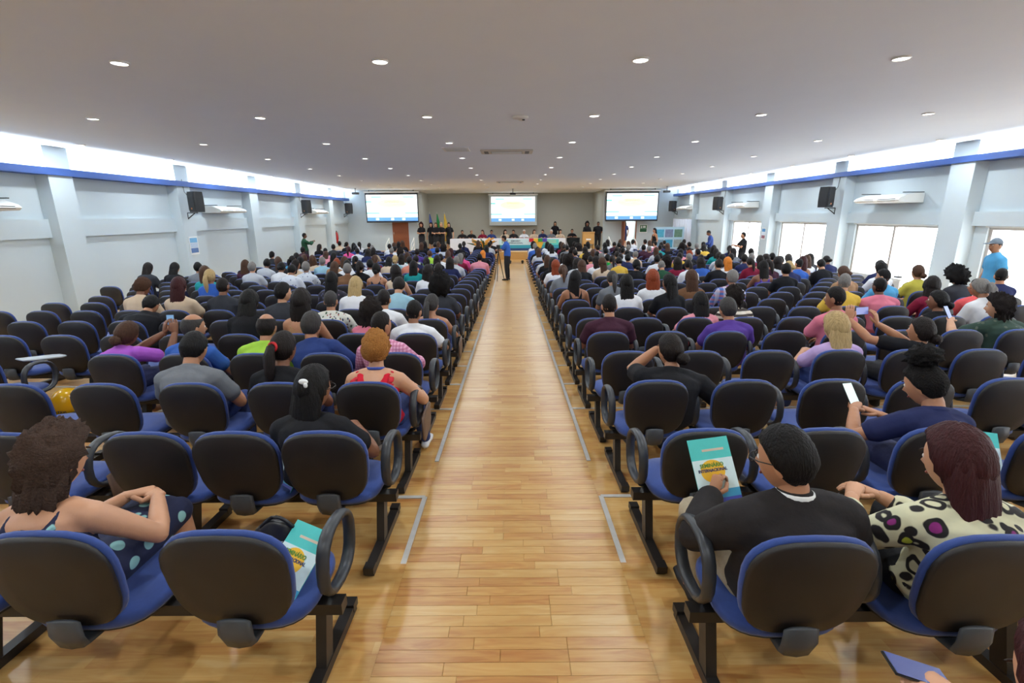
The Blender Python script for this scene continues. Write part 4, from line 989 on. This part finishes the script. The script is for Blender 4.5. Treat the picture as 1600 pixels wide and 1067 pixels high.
hero(1,6,9, 1528,449, dict(lean=2, hy=30, bulk=1.25, sw=.19), 'fade','dark','shirt','coral', skin=1, label='broad person in coral shirt looking left, right side rows')
# the one whose hair and hands just enter the frame behind the last row
SEATS[(1,-1,0)] = (1.24, .51, 0.0)
make_chair(1.24, .51, 0.0, 'blue auditorium chair at the bottom right corner behind the last row', 'auditorium chairs', True, -1)
ch_, cP, cdx = hero(1,-1,0, 1655,1085, dict(lean=24, hp=34, hy=-4, slump=.05, L=(-.10,.40,.60), R=(.05,.42,.60), curlL=.9, curlR=.9, fdL=(.5,.8,.1), fdR=(-.5,.8,.1), **F), 'long','maroon','tee','black', skin=3, bc='black', label='person with maroon hair bending over a phone at the bottom right corner')
phone(handm(ch_, cP, (1,-1,0), cdx, (0,.10,.02), 14, 80, 0, True), 'patterned phone held at the bottom right corner', (60,70,120))

# ---------------------------------------------------------------- the rest of the audience, read off the photograph
LIST = [
 (401,416,'short','grey','tee','lightgrey'),(410,415,'short','black','long','lightgrey'),(457,407,'ponytail','black','tee','skyblue'),(454,421,'short','black','tee','smudge'),(470,413,'long','black','tee','white'),(478,417,'short','grey','tee','smudge'),
 (496,406,'bob','brown','tee','beige'),(504,408,'short','grey','tee','lightblue'),(521,414,'short','red','tee','tan'),(521,404,'long','black','tee','black'),(546,405,'ponytail','black','tee','black'),(535,425,'short','grey','shirt','brown'),(557,421,'ponytail','dark','tee','black'),(574,419,'short','black','tee','white'),(585,427,'bun','black','tank','floraldark'),(557,444,'long','blonde','tee','white'),
 (440,450,'short','black','polo','darkgrey'),(411,472,'long','black','tee','black'),(479,463,'bob','dark','tank','tan'),(543,465,'long','black','tee','floraldark'),(620,426,'bob','dark','sleeveless','beige'),(656,422,'long','black','tee','teal'),(674,417,'short','dark','tee','blue'),(674,429,'bob','dark','tee','white'),(631,451,'short','dark','tee','lightblue'),(694,451,'afro','black','tee','darkgrey'),
 (614,407,'bun','blonde','tee','lightblue'),(635,408,'short','dark','tee','salmon'),(647,406,'short','dark','tee','navy'),(703,408,'short','grey','tee','lightgrey'),(716,403,'bob','grey','tee','burgundy'),(729,404,'ponytail','dark','tee','hotpink'),(743,402,'short','black','shirt','pink'),(656,397,'short','dark','tee','purple'),(672,396,'short','brown','tee','lime'),(682,391,'short','black','tee','blue'),(692,396,'long','brown','tee','tan'),(702,397,'bob','maroon','tee','burgundy'),(758,397,'long','orange','tee','black'),(538,391,'ponytail','maroon','tee','hotpink'),(546,391,'short','black','tee','denim'),(554,392,'short','dark','tee','white'),(585,394,'long','dark','tee','beige'),(604,392,'short','grey','tee','navy'),(621,391,'short','black','tee','white'),
 (197,446,'shortwavy','brown','tee','beige'),(262,447,'long','maroon','tee','beige'),(307,440,'ponytail','blonde','tee','blue'),(327,431,'bob','brown','tee','teal'),(324,452,'bald','dark','shirt','darkgrey'),
 (871,430,'ponytail','brown','tee','grey'),(915,432,'long','black','tank','black'),(972,432,'ponytail','darkgrey','tee','grey'),(964,452,'long','black','tee','white'),(1005,437,'bob','red','tee','white'),(1031,452,'long','black','tee','black'),(1059,440,'long','brown','tee','brown'),(1156,441,'short','grey','shirt','plaid'),(950,406,'short','black','tee','green'),(910,415,'wavy','brown','tee','black'),(871,416,'wavy','red','tee','white'),(855,407,'long','brown','tee','black'),(861,404,'short','black','tee','lightgrey'),(984,407,'short','black','tee','navy'),(962,402,'short','dark','tee','yellow'),(1022,405,'short','black','tee','white'),(1034,415,'bald','grey','tee','darkgreen'),(1137,412,'long','orange','long','white'),(1074,401,'shortwavy','red','tee','black'),(1125,407,'long','black','tee','lightgrey'),
 (1225,424,'short','black','tee','black'),(1326,430,'bun','brown','tee','tan'),(1328,443,'fade','grey','tee','yellow'),(1299,407,'manbun','black','tee','navy'),(1353,421,'long','black','tee','white'),(1392,420,'short','darkgrey','tee','navy'),(1393,443,'fade','black','tee','skyblue'),(1207,421,'long','black','tank','purple'),(1251,420,'bun','blonde','tee','navy'),(1262,412,'bob','maroon','tank','tan'),(1220,408,'short','dark','tee','black'),(1235,408,'long','darkgrey','tee','lightgrey'),(1201,403,'short','black','tee','black'),(1312,482,'fade','black','tee','rose'),(1436,428,'bun','brown','tee','mustard'),(1499,444,'afro','black','tee','darkgrey'),(1561,440,'fade','black','tee','navy'),(1571,452,'ponytail','grey','tee','white'),(1185,410,'long','dark','tank','tan'),(1165,405,'short','black','tee','navy'),
]
KEYS_M = ['up','down','left','right','up','tilt','heavy']; KEYS_F = ['upf','downf','leftf','rightf','upf','downf','upf']
FEMH = ('long','wavy','bob','ponytail','bun','curly','topbun','afro')
def crowd(side, row, k, hair, hc, top, tc, i):
    key = (KEYS_F if hair in FEMH else KEYS_M)[i*5 % 7]
    pat = tc if tc in PAT else None
    return seat_person(side, row, k, key, hair, hc, top, 'white' if pat else tc, pat=pat, vox=.018)
for i, (px, py, hair, hc, top, tc) in enumerate(LIST):
    s_, r, k = seat_for(px, py)
    crowd(s_, r, k, hair, hc, top, tc, i)
rng = random.Random(21)
cand = [s for s in SEATS if s[1] >= 11 and s not in TAKEN]
rng.shuffle(cand)
LIM = 264
HH = [('short','black'),('long','black'),('short','dark'),('ponytail','dark'),('long','brown'),('bob','dark'),('bun','black'),('fade','black'),('wavy','brown'),('short','grey'),('long','dark'),('curly','dark')]
TT = ['black']*7+['white']*4+['navy']*3+['grey','darkgrey','lightgrey','blue','pink','maroon','beige','lightblue','teal','burgundy','yellow']
for i, s in enumerate(sorted(cand, key=lambda s: rng.random() + (.25 if s[0] < 0 else 0) + .006*s[1])):
    if N_PEOPLE[0] >= LIM: break
    h = rng.choice(HH); crowd(s[0], s[1], s[2], h[0], h[1], rng.choice(('tee','tee','long','shirt')), rng.choice(TT), rng.randrange(99))
# ---------------------------------------------------------------- stage
def screen(x, y, z0, z1, w, label, full=True):
    t = thing('projection_screen', label, 'screen', (x, y, z0)); h = z1-z0
    fr = mat('screen_border', srgb(22,24,34), .6); cl = mat('screen_cloth', srgb(190,196,194), .8)
    boxobj('cloth', (-w/2,-.01,0), (w/2,.01,h), fr if full else cl, t)
    boxobj('roller_case', (-w/2-.06,-.05,h), (w/2+.06,.06,h+.09), M_WHITE, t); [boxobj('hanger', (s_*w*.42-.02,-.02,h+.09), (s_*w*.42+.02,.02,CEIL-z0), M_DARK, t) for s_ in (-1,1)]; boxobj('bottom_bar', (-w/2,-.02,-.03), (w/2,.02,0), M_DARK, t)
    a, b, c, d = (-w/2+.06, w/2-.06, .07, h-.1) if full else (-w/2+.14, w/2-.14, h*.13, h-.1)
    E_ = lambda col, s_=1.0: mat('projected_light', srgb(*col), .8, emit=srgb(*col), es=s_)
    k = 1.15
    boxobj('picture', (a,-.014,c), (b,-.011,d), E_((228,234,236), k), t); W_, H_ = b-a, d-c
    def band(u0, u1, v0, v1, col, dy=0): boxobj('picture_block', (a+u0*W_, -.0165-dy, c+v0*H_), (a+u1*W_, -.0145-dy, c+v1*H_), E_(col, .9), t)
    band(0, 1, 0, .14, (96,150,206)); band(.06, .94, .15, .26, (236,240,246)); band(0, .25, .27, .33, (150,214,210)); band(.75, 1, .27, .33, (150,214,210))
    band(.1, .3, .88, .93, (150,218,208)); band(.72, .94, .88, .93, (160,222,214)); band(0, .1, .70, .76, (130,206,196))
    for u in (.2, .5, .72): band(u-.03, u+.03, .03, .11, (226,240,236), .001)
    if True:
        q = MB(); q.add([(.3*W_*math.cos(2*PI*i/28), 0, .17*H_*math.sin(2*PI*i/28)) for i in range(28)], [tuple(range(28))])
        link('emblem', q.mesh('emblem', [E_((236,230,190), .95)], smooth=False), t, ((a+b)/2, -.0175, c+.66*H_))
        for s_, v, sz, col in (('SEMINÁRIO', .73, .17, (150,200,150)), ('INTERNACIONAL', .62, .16, (110,140,190))):
            link('title', text_mesh(s_, sz, E_(col, .8)), t, M=Matrix.Translation(((a+b)/2, -.019, c+v*H_)) @ Matrix.Rotation(PI/2, 4, 'X'))
screen(-7.15, 30.1, 1.45, 3.14, 3.16, 'left projection screen with pale slide above the wooden door')
screen(7.25, 30.1, 1.45, 3.14, 3.16, 'right projection screen with pale slide above the open door')
screen(.13, 34.6, 1.12, 3.14, 3.3, 'centre projection screen on the back wall of the stage', False)
# panel table with cloth and banner
TY, TZ = 29.2, STAGE_Z
t = thing('panel_table', 'long panel table with white cloth on the stage', 'table', (-.13, TY, TZ))
boxobj('tabletop', (-3.3,-.35,.72), (3.3,.35,.76), M_OAK, t)
for sx in (-3.1, 0, 3.1):
    for sy in (-.25, .25): boxobj('leg', (sx-.03, sy-.03, 0), (sx+.03, sy+.03, .72), M_DARK, t)
tc_ = MB(); tc_.box((-3.45,-.38,.765), (3.3,.38,.775)); tc_.box((-3.45,-.39,.03), (3.3,-.38,.775)); tc_.box((-3.46,-.38,.03), (-3.45,.38,.775))
tc_.add([(3.3,-.39,.775),(3.3,.38,.775),(3.62,.4,.02),(3.62,-.42,.02)], [(0,1,2,3),(3,2,1,0)])
co = link('tablecloth', tc_.mesh('tablecloth', [M_TABLECLOTH], smooth=False), None, (-.13, TY, TZ)); tag(co, 'white cloth draped over the long panel table', 'tablecloth')
bn = thing('table_banner', 'teal event banner hung on the front of the panel table', 'banner', (1.02, TY-.40, TZ))
boxobj('sheet', (-1.75,-.008,.10), (1.75,0,.76), ink(196,222,226), bn)
boxobj('print_band', (-1.75,-.010,.10), (1.75,-.008,.24), ink(34,60,110), bn); boxobj('print_band', (-1.75,-.010,.24), (1.75,-.008,.42), ink(44,150,170), bn); boxobj('print_band', (.55,-.011,.42), (1.75,-.009,.74), ink(92,200,190), bn)
MX = Matrix.Rotation(PI/2, 4, 'X')
link('title', text_mesh('10º', .30, ink(60,130,60), .004), bn, M=Matrix.Translation((-1.42,-.013,.6)) @ MX)
for s_, z_ in (('SEMINÁRIO', .65), ('INTERNACIONAL', .53)): link('title', text_mesh(s_, .11, ink(40,48,80), .002), bn, M=Matrix.Translation((-.78,-.013,z_)) @ MX)
for z_ in (.64, .55): boxobj('caption', (.75,-.0125,z_), (1.6,-.011,z_+.03), ink(206,196,140), bn)
fl_ = thing('draped_flag', 'yellow cloth and coloured flags draped over the table front', 'flag', (1.55, TY-.42, TZ))
q = MB(); n = 14
vs = [(.42*(i/n-.5)*2*(1-.55*j/4), -.012-.02*math.sin(i*1.7)*(j/4), .77-.62*j/4*(1-.25*abs(i/n-.5))) for j in range(5) for i in range(n+1)]
q.add(vs, [(j*(n+1)+i, j*(n+1)+i+1, (j+1)*(n+1)+i+1, (j+1)*(n+1)+i) for j in range(4) for i in range(n)])
yo = link('yellow_cloth', q.mesh('yellow_cloth', [mat('yellow_cloth', srgb(224,176,62), .8)]), fl_); yo.modifiers.new('s','SOLIDIFY').thickness = .008
for i, c in enumerate(((190,30,44),(230,180,60),(30,130,60),(84,70,170))): boxobj('colour_patch', (-.52+i*.26,-.06,.60), (-.26+i*.26,-.045,.80), mat('flag_patch', srgb(*c), .8), fl_)
# people on stage
def stander(x, y, z, rz, hair, hc, top, tc, label, key='stand', P=None, bottom='trousers', bc='black', skin=None, grp=None, shoes='black', **kw):
    P = P or dict(stand=1); return person((x, y, z), rz, key, P, hair, hc, top, tc, label, grp, bottom=bottom, bc=bc, skin=skin, vox=.018, shoes=shoes, **kw)
SITP = dict(lean=2)
panel = [(-2.97,'short','dark','jacket','charcoal','dark suit and white shirt, far left'),(-2.42,'balding','dark','jacket','black','black suit, second from left'),(-1.74,'long','brown','long','burgundy','dark red blouse'),(-1.2,'short','black','shirt','denim','blue denim shirt'),(-0.38,'bob','black','tee','beige','cream blouse leaning to neighbour'),(0.13,'short','dark','jacket','charcoal','dark suit, head turned to neighbour'),(0.77,'short','white','tee','white','white top and white hair'),(1.38,'long','brown','tee','beige','beige top with long brown hair'),(1.9,'short','black','jacket','navy','navy suit and blue shirt'),(2.42,'short','white','shirt','grey','grey patterned shirt with white hair'),(2.95,'bob','dark','tee','beige','beige dress at the right end')]
chm = {}
for i, (x, hair, hc, top, tc, d) in enumerate(panel):
    t = thing('panel_chair', 'dark chair behind the panel table, %s from the left' % ORD[i], 'chair', (x, TY+.78, TZ), PI, 'panel chairs')
    for k in ('backrest','back_cushion','seat','seat_pan','back_bracket','leg'): link(k, CM[k], t)
    key = 'pm%d' % (i % 3); P = [dict(lean=3, L=(-.15,.35,.80), R=(.15,.35,.80)), dict(lean=3, hy=25, L=(-.15,.35,.80), R=(.15,.35,.80)), dict(lean=3, hy=-25, L=(-.15,.35,.80), R=(.15,.35,.80))][i % 3]
    person((x, TY+.78, TZ), PI, key, P, hair, hc, top, tc, 'panellist at the long table in ' + d, 'panellists at the table', vox=.018, bc='black', skin=(1,1,3,0,3,1,1,3,1,3,3)[i])
WOM = dict(stand=1, fem=1, sw=.152); HOLD = dict(stand=1, fem=1, sw=.152, L=(-.06,.26,1.12), R=(.06,.26,1.12), curlL=.9, curlR=.9)
for x, y, hair, hc, d, P in ((-5.35,29.5,'curly','maroon','long curly hair at the left of the group',HOLD),(-4.8,29.7,'bob','dark','arms folded behind the front pair',WOM),(-4.45,29.3,'long','brown','long brown hair in the front middle',HOLD),(-4.15,29.4,'bob','blonde','fair hair at the right of the group',HOLD),(-3.72,29.6,'long','black','long black hair, alone near the table',WOM)):
    stander(x, y, TZ, PI-.15, hair, hc, 'tee', 'black', 'person in black dress on stage, ' + d, 'hold' if P is HOLD else 'wom', P, 'skirt', 'black', 3, 'group in black on the stage')
for i, (x, c, d) in enumerate(((-5.0,(60,80,150),'blue and white'),(-4.55,(20,120,60),'green'),(-4.1,(206,170,60),'yellow and blue'))):
    t = thing('flag', '%s flag on a pole behind the group in black' % d, 'flag', (x, 30.6, TZ))
    q = MB(); q.tube([(0,0,0),(0,0,2.25)],[.014,.014],8); q.ball((0,0,2.28),.03); link('pole', q.mesh('pole',[M_STRIP]), t)
    q = MB(); q.tube([(0,0,.02),(0,0,.06)],[.16,.1],14); link('base', q.mesh('base',[M_DARK]), t)
    q = MB(); q.tube([(.01,-.02,2.2),(.06,-.03,1.7),(.10,-.03,1.0),(.09,-.03,.6)],[(.02,.02),(.09,.035),(.15,.05),(.14,.05)],20, ridge=.2); link('cloth', q.mesh('cloth',[mat('flag_cloth', srgb(*c), .8, noise_amt=.3, scale=5)]), t)
# lectern, speaker and others on the right of the stage
t = thing('lectern', 'light wooden lectern on the right of the stage', 'lectern', (4.5, 29.0, TZ))
boxobj('front_panel', (-.33,-.22,.45), (.33,-.18,1.1), M_OAK, t, .005); boxobj('top', (-.36,-.25,1.1), (.36,.22,1.14), M_OAK, t, .005)
for sx in (-1, 1): boxobj('side_panel', (sx*.31-.02,-.2,0), (sx*.31+.02,.15,1.1), M_OAK, t)
boxobj('plaque', (-.14,-.226,.68), (.14,-.22,.76), M_PAPER, t)
q = MB(); q.tube([(.1,0,1.14),(.1,-.05,1.3),(.06,-.12,1.38)],[.006]*3,6); q.ball((.05,-.14,1.39),.02); link('microphone', q.mesh('microphone',[M_DARK]), t)
stander(4.5, 29.45, TZ, PI, 'curly','black','long','black','person with curly black hair speaking at the wooden lectern','hold',HOLD,'trousers','black',2)
stander(5.2, 29.7, TZ, PI, 'fade','black','tee','black','person in black uniform standing guard beside the lectern','guard',dict(stand=1,bulk=1.1,sw=.19,L=(-.1,-.16,.9),R=(.1,-.16,.9)),'trousers','black',2)
stander(2.75, 31.2, TZ, PI, 'long','black','tee','black','person in black standing behind the right end of the panel','wom',WOM,'trousers','black',1)
t = thing('side_table', 'small table under a black cloth at the right end of the panel', 'table', (3.8, 30.35, TZ)); q = MB(); q.tube([(0,0,0),(0,0,.4),(0,0,.74)],[(.44,.3),(.41,.27),(.4,.26)],20,ridge=.03,round_cap=False); link('black_cloth', q.mesh('black_cloth',[mat('black_cloth', srgb(24,28,30), .85)]), t)
q = MB(); q.box((-.4,-.26,.74),(.4,.26,.76)); link('top', q.mesh('top',[M_DARK],smooth=False), t)
person((3.8, 31.0, TZ), PI, 'pm0', None, 'short','black','tee','black','person in black seated behind the black-clothed side table', None, vox=.018, bc='black', skin=1)
t = thing('side_chair', 'dark chair behind the black-clothed side table', 'chair', (3.8, 31.0, TZ), PI)
for k in ('backrest','back_cushion','seat','seat_pan','back_bracket','leg'): link(k, CM[k], t)
stander(7.35, 32.2, STAGE_Z, .2, 'long','black','tee','navy','person walking in the bright corridor behind the open door','wom',None or WOM,'skirt','navy',1)
# stair handrails
def rail(x, label):
    t = thing('stair_handrail', label, 'handrail', (x, STAGE_Y, FLAT))
    for dy in (-.55, .25):
        q = MB(); z0 = 0 if dy < 0 else STAGE_Z-FLAT; q.tube([(0,dy,z0),(0,dy,z0+.9)],[.022,.022],8); link('post', q.mesh('post',[M_WHITE]), t)
    for h in (.9, .6, .3):
        q = MB(); q.tube([(0,-.55,h),(0,.25,h+STAGE_Z-FLAT)],[.018,.018],8); link('rail', q.mesh('rail',[M_WHITE]), t)
for x, d in ((-6.9,'left edge of the left stage steps'),(-5.5,'right edge of the left stage steps'),(5.5,'left edge of the right stage steps'),(6.9,'right edge of the right stage steps')): rail(x, 'white tubular handrail at the ' + d)
# flower arrangement
t = thing('flower_arrangement', 'large tropical flower arrangement on the floor before the panel table', 'flowers', (-1.55, 27.0, FLAT))
q = MB(); q.tube([(0,0,0),(0,0,.25),(0,0,.42)],[.16,.22,.2],16,round_cap=False); link('vase', q.mesh('vase',[mat('clay_pot', srgb(96,70,50), .7)]), t)
lm = mat('leaf_green', srgb(62,84,52), .6, noise_amt=.3); fm = mat('flower_orange', srgb(206,140,40), .6, noise_amt=.3)
for i in range(16):
    a = i*2.4; r = .35+.3*((i*37 % 10)/10); up_ = .5+.35*((i*53 % 10)/10); q = MB()
    p = [V((0,0,.4)), V((r*.5*math.cos(a), r*.5*math.sin(a), .4+up_*.8)), V((r*1.5*math.cos(a), r*1.2*math.sin(a), .4+up_))]
    fl2 = i % 2
    q.tube(p, [(.01,.006),(.085 if not fl2 else .03,.008 if not fl2 else .03),(.015 if not fl2 else .05,.006 if not fl2 else .04)], 8); link('flower' if fl2 else 'leaf', q.mesh('leaf',[fm if fl2 else lm]), t)
# low wooden table with two small violet lamps at the aisle end
t = thing('low_wooden_table', 'low light-wood table at the stage end of the aisle', 'table', (.25, 25.6, FLAT))
boxobj('tabletop', (-.95,-.4,.50), (.95,.4,.60), M_OAK, t, .006)
for sx in (-.88, .88):
    for sy in (-.33,.33): boxobj('leg', (sx-.06,sy-.05,0), (sx+.06,sy+.05,.5), M_OAK, t)
for i, x in enumerate((-.22, .42)):
    t = thing('floor_spotlight', 'small violet floor spotlight under the low table, %s one' % ('left','right')[i], 'spotlight', (.25+x-.1, 25.3, FLAT))
    q = MB(); q.tube([(0,.05,.1),(0,-.05,.11)],[.06,.07],14); link('housing', q.mesh('housing',[M_DARK]), t); q = MB(); q.ball((0,-.085,.11),(.04,.012,.04)); link('lens', q.mesh('lens',[mat('violet_lens',(1,1,1),.3,emit=srgb(170,150,255),es=12)]), t)
    q = MB(); q.box((-.05,-.03,0),(.05,.03,.05)); link('foot', q.mesh('foot',[M_DARK],smooth=False), t)
# cameraman and tripod in the aisle
stander(-.16, 18.7, FLAT, PI/2-.3, 'fade','dark','tee','blue','person in bright blue tee filming with a tripod camera in the aisle','cam',dict(stand=1,lean=6,hp=16,L=(-.12,.36,1.15),R=(.12,.38,1.15),curlL=.9,curlR=.9),'trousers','black',1)
t = thing('tripod_camera', 'black video camera on a tripod in the aisle', 'camera', (-.50, 18.6, FLAT))
for a in (.3, 2.4, 4.5):
    q = MB(); q.tube([(0,0,1.1),(.22*math.cos(a),.30*math.sin(a),.01)],[.016,.012],6); link('leg', q.mesh('leg',[M_DARK]), t)
q = MB(); q.tube([(0,0,1.05),(0,0,1.2)],[.03,.03],8); link('head', q.mesh('head',[M_DARK]), t); boxobj('camera_body', (-.07,-.14,1.2), (.07,.14,1.34), M_BLACKP, t, .01)
q = MB(); q.tube([(0,.14,1.27),(0,.26,1.27)],[.045,.05],12); link('lens', q.mesh('lens',[M_DARK]), t)
# people standing along the walls
HOLDM = dict(stand=1, L=(-.05,.34,1.34), R=(.08,.34,1.34), curlL=.9, curlR=.9, upL=(-.6,-.7,.2), upR=(.6,-.7,.2))
stander(-9.3, 22.2, FLAT, -.9, 'fade','black','shirt','darkgreen','person in dark green shirt taking a photo by the left wall','hm',HOLDM,'trousers','black',4)
stander(8.5, 8.55, fl(8.55), 1.2, 'bald','dark','tee','skyblue','person in bright blue tee and grey cap standing by the right windows','capman',dict(stand=1,hy=20,bulk=1.1,sw=.185,lean=2),'trousers','denim',1)
capman = [o for o in bpy.data.objects if o.get('label','').startswith('person in bright blue tee and grey cap')][0]
gq = BODY['capman'][1]; q = MB()
q.add([headpt(d)*1.13 if d.z > .18 else headpt(d)*.9 for d in sphere_dirs(28,18)], grid_faces(28,18)); q.tube([(0,.08,.045),(0,.15,.04),(0,.19,.03)],[(.07,.008),(.065,.006),(.04,.004)],14,side=(1,0,0))
link('cap', q.mesh('cap',[mat('grey_cap', srgb(110,122,134), .8)]), capman, M=Matrix.Translation(gq['hc']) @ gq['Mh'].to_4x4())
stander(9.3, 23.0, FLAT, 1.2, 'fade','black','shirt','denim','person in dark blue shirt leaning by the right wall','rw',dict(stand=1,hp=20,lean=4,L=(-.05,.26,1.05),R=(.1,.28,1.05)),'trousers','black',2)
stander(9.35, 19.9, FLAT, 1.5, 'short','black','tee','black','person in black tee standing against the bright window','stand2',dict(stand=1,L=(-.05,.3,1.2),R=(.1,.3,1.2)),'trousers','black',1)
stander(7.7, 26.6, FLAT, 1.9, 'long','black','tank','black','person in black sleeveless dress standing before the photo board','wom',WOM,'skirt','black',1)
t = thing('photo_board', 'display board with six landscape photographs near the stage', 'board', (8.75, 27.4, FLAT), .12)
boxobj('panel', (-.85,-.02,.55), (.85,.02,1.75), mat('board_blue', srgb(176,208,226), .6), t)
for s_ in (-.8,.8): boxobj('leg', (s_-.025,-.02,0), (s_+.025,.02,.55), M_STRIP, t)
for r in range(2):
    for c in range(3):
        boxobj('photo', (-.78+c*.53,-.028,1.2-r*.55), (-.78+c*.53+.46,-.02,1.62-r*.55), mat('photo_print', srgb(*((70,160,190),(120,130,160),(96,130,110),(120,150,170),(60,150,190),(150,160,160))[r*3+c]), .5, noise_amt=.5, scale=7), t)
# white table with microphones by the right windows
t = thing('side_desk', 'white-topped desk with microphones beside the right windows', 'desk', (9.45, 12.2, fl(12.2)))
boxobj('top', (-.35,-.9,.74), (.35,.9,.78), M_WHITE, t); boxobj('front_panel', (-.36,-.9,.1), (-.33,.9,.74), M_WHITE, t)
for sy in (-.85,.85): boxobj('leg', (.28,sy-.03,0), (.33,sy+.03,.74), M_DARK, t)
for i, y in enumerate((-.5, -.1)):
    t = thing('desk_microphone', 'black gooseneck microphone on the white desk, %s one' % ('nearer','farther')[i], 'microphone', (9.35, 12.2+y, fl(12.2)+.78))
    q = MB(); q.box((-.05,-.06,0),(.05,.06,.03)); link('base', q.mesh('base',[M_DARK],smooth=False), t); q = MB(); q.tube([(0,0,.03),(0,.0,.2),(-.03,0,.32)],[.006]*3,6); q.ball((-.035,0,.34),.014); link('gooseneck', q.mesh('gooseneck',[M_DARK]), t)

# ---------------------------------------------------------------- small things on and between the chairs
brochure(at(-1,0,0,(.10,.02,.50), 38, 0, -28), 'teal event brochure lying on the nearest left chair at the aisle')
brochure(at(-1,1,1,(.17,.0,.53), 50, 0, -35), 'teal event brochure between two chairs of the second row left')
brochure(at(1,1,3,(-.10,.05,.53), 45, 0, -25), 'teal event brochure on a chair right of the person in scrubs')
brochure(at(1,0,2,(.0,.10,.50), 40, 0, -25), 'teal event brochure at the right edge, nearest row')
t = thing('handbag', 'small black handbag on the nearest left chair at the aisle', 'bag', SEATS[(-1,0,0)])
q = MB(); q.tube([(-.04,.16,.44),(-.03,.16,.53),(-.02,.16,.58)],[(.11,.05),(.10,.045),(.06,.02)],16,side=(1,0,0),ridge=.06); link('body', q.mesh('body',[mat('black_leather', srgb(30,30,36), .35, noise_amt=.2)]), t)
q = MB(); q.tube([(-.09+.14*i/8, .15, .57+.05*math.sin(PI*i/8)) for i in range(9)],[.008]*9,6); link('strap', q.mesh('strap',[M_DARK]), t)
link('lettering', text_mesh('CHOICE', .022, M_PAPER), t, M=Matrix.Translation((-.02,.108,.52)) @ MX)
t = thing('motorcycle_helmet', 'yellow motorcycle helmet with dark visor on the floor between left rows', 'helmet', (-4.55, 4.63, fl(4.63)))
q = MB(); q.ball((0,0,.16),(.125,.15,.15),24,16); link('shell', q.mesh('shell',[mat('yellow_gloss', srgb(232,178,20), .2)]), t)
q = MB(); q.tube([(0.128*math.cos(a), .153*math.sin(a), .06) for a in [2*PI*i/20 for i in range(20)]],[(.03,.012)]*20,8,side=(0,0,1),closed=True); link('rim', q.mesh('rim',[M_DARK]), t)
q = MB(); q.ball((-.05,.03,.17),(.10,.135,.075),18,12); link('visor', q.mesh('visor',[M_DARK]), t)
link('lettering', text_mesh('MOTO TAXI', .04, M_DARK, .001), t, M=Matrix.Translation((.0,-.148,.11)) @ MX)
t = thing('backpack', 'black backpack with red and white front on a chair, fifth row right', 'bag', SEATS[(1,4,1)])
q = MB(); q.tube([(.16,.06,.44),(.16,.06,.58),(.16,.04,.72)],[(.14,.1),(.15,.11),(.10,.07)],16,side=(1,0,0)); link('body', q.mesh('body',[mat('black_nylon', srgb(30,30,34), .7)]), t)
q = MB(); q.ball((.22,-.0,.64),(.10,.06,.06),14,10); link('red_pocket', q.mesh('red_pocket',[mat('red_nylon', srgb(190,34,50), .6)]), t)
q = MB(); q.tube([(.1,-.06,.5),(.08,-.09,.62),(.12,-.03,.74)],[.014]*3,6); link('strap', q.mesh('strap',[M_DARK]), t)
t = thing('handbag', 'shiny black leather bag on a chair between the blonde person and phone holder', 'bag', SEATS[(1,4,4)])
q = MB(); q.tube([(.0,.0,.44),(.0,.0,.58),(.0,-.02,.68)],[(.16,.1),(.17,.11),(.12,.05)],16,side=(1,0,0),ridge=.05); link('body', q.mesh('body',[mat('gloss_leather', srgb(22,22,24), .2)]), t)
q = MB(); q.tube([(-.1+.2*i/8, -.06, .66+.12*math.sin(PI*i/8)) for i in range(9)],[.01]*9,6); link('strap', q.mesh('strap',[M_DARK]), t)
bpy.data.scenes.remove(TMP)
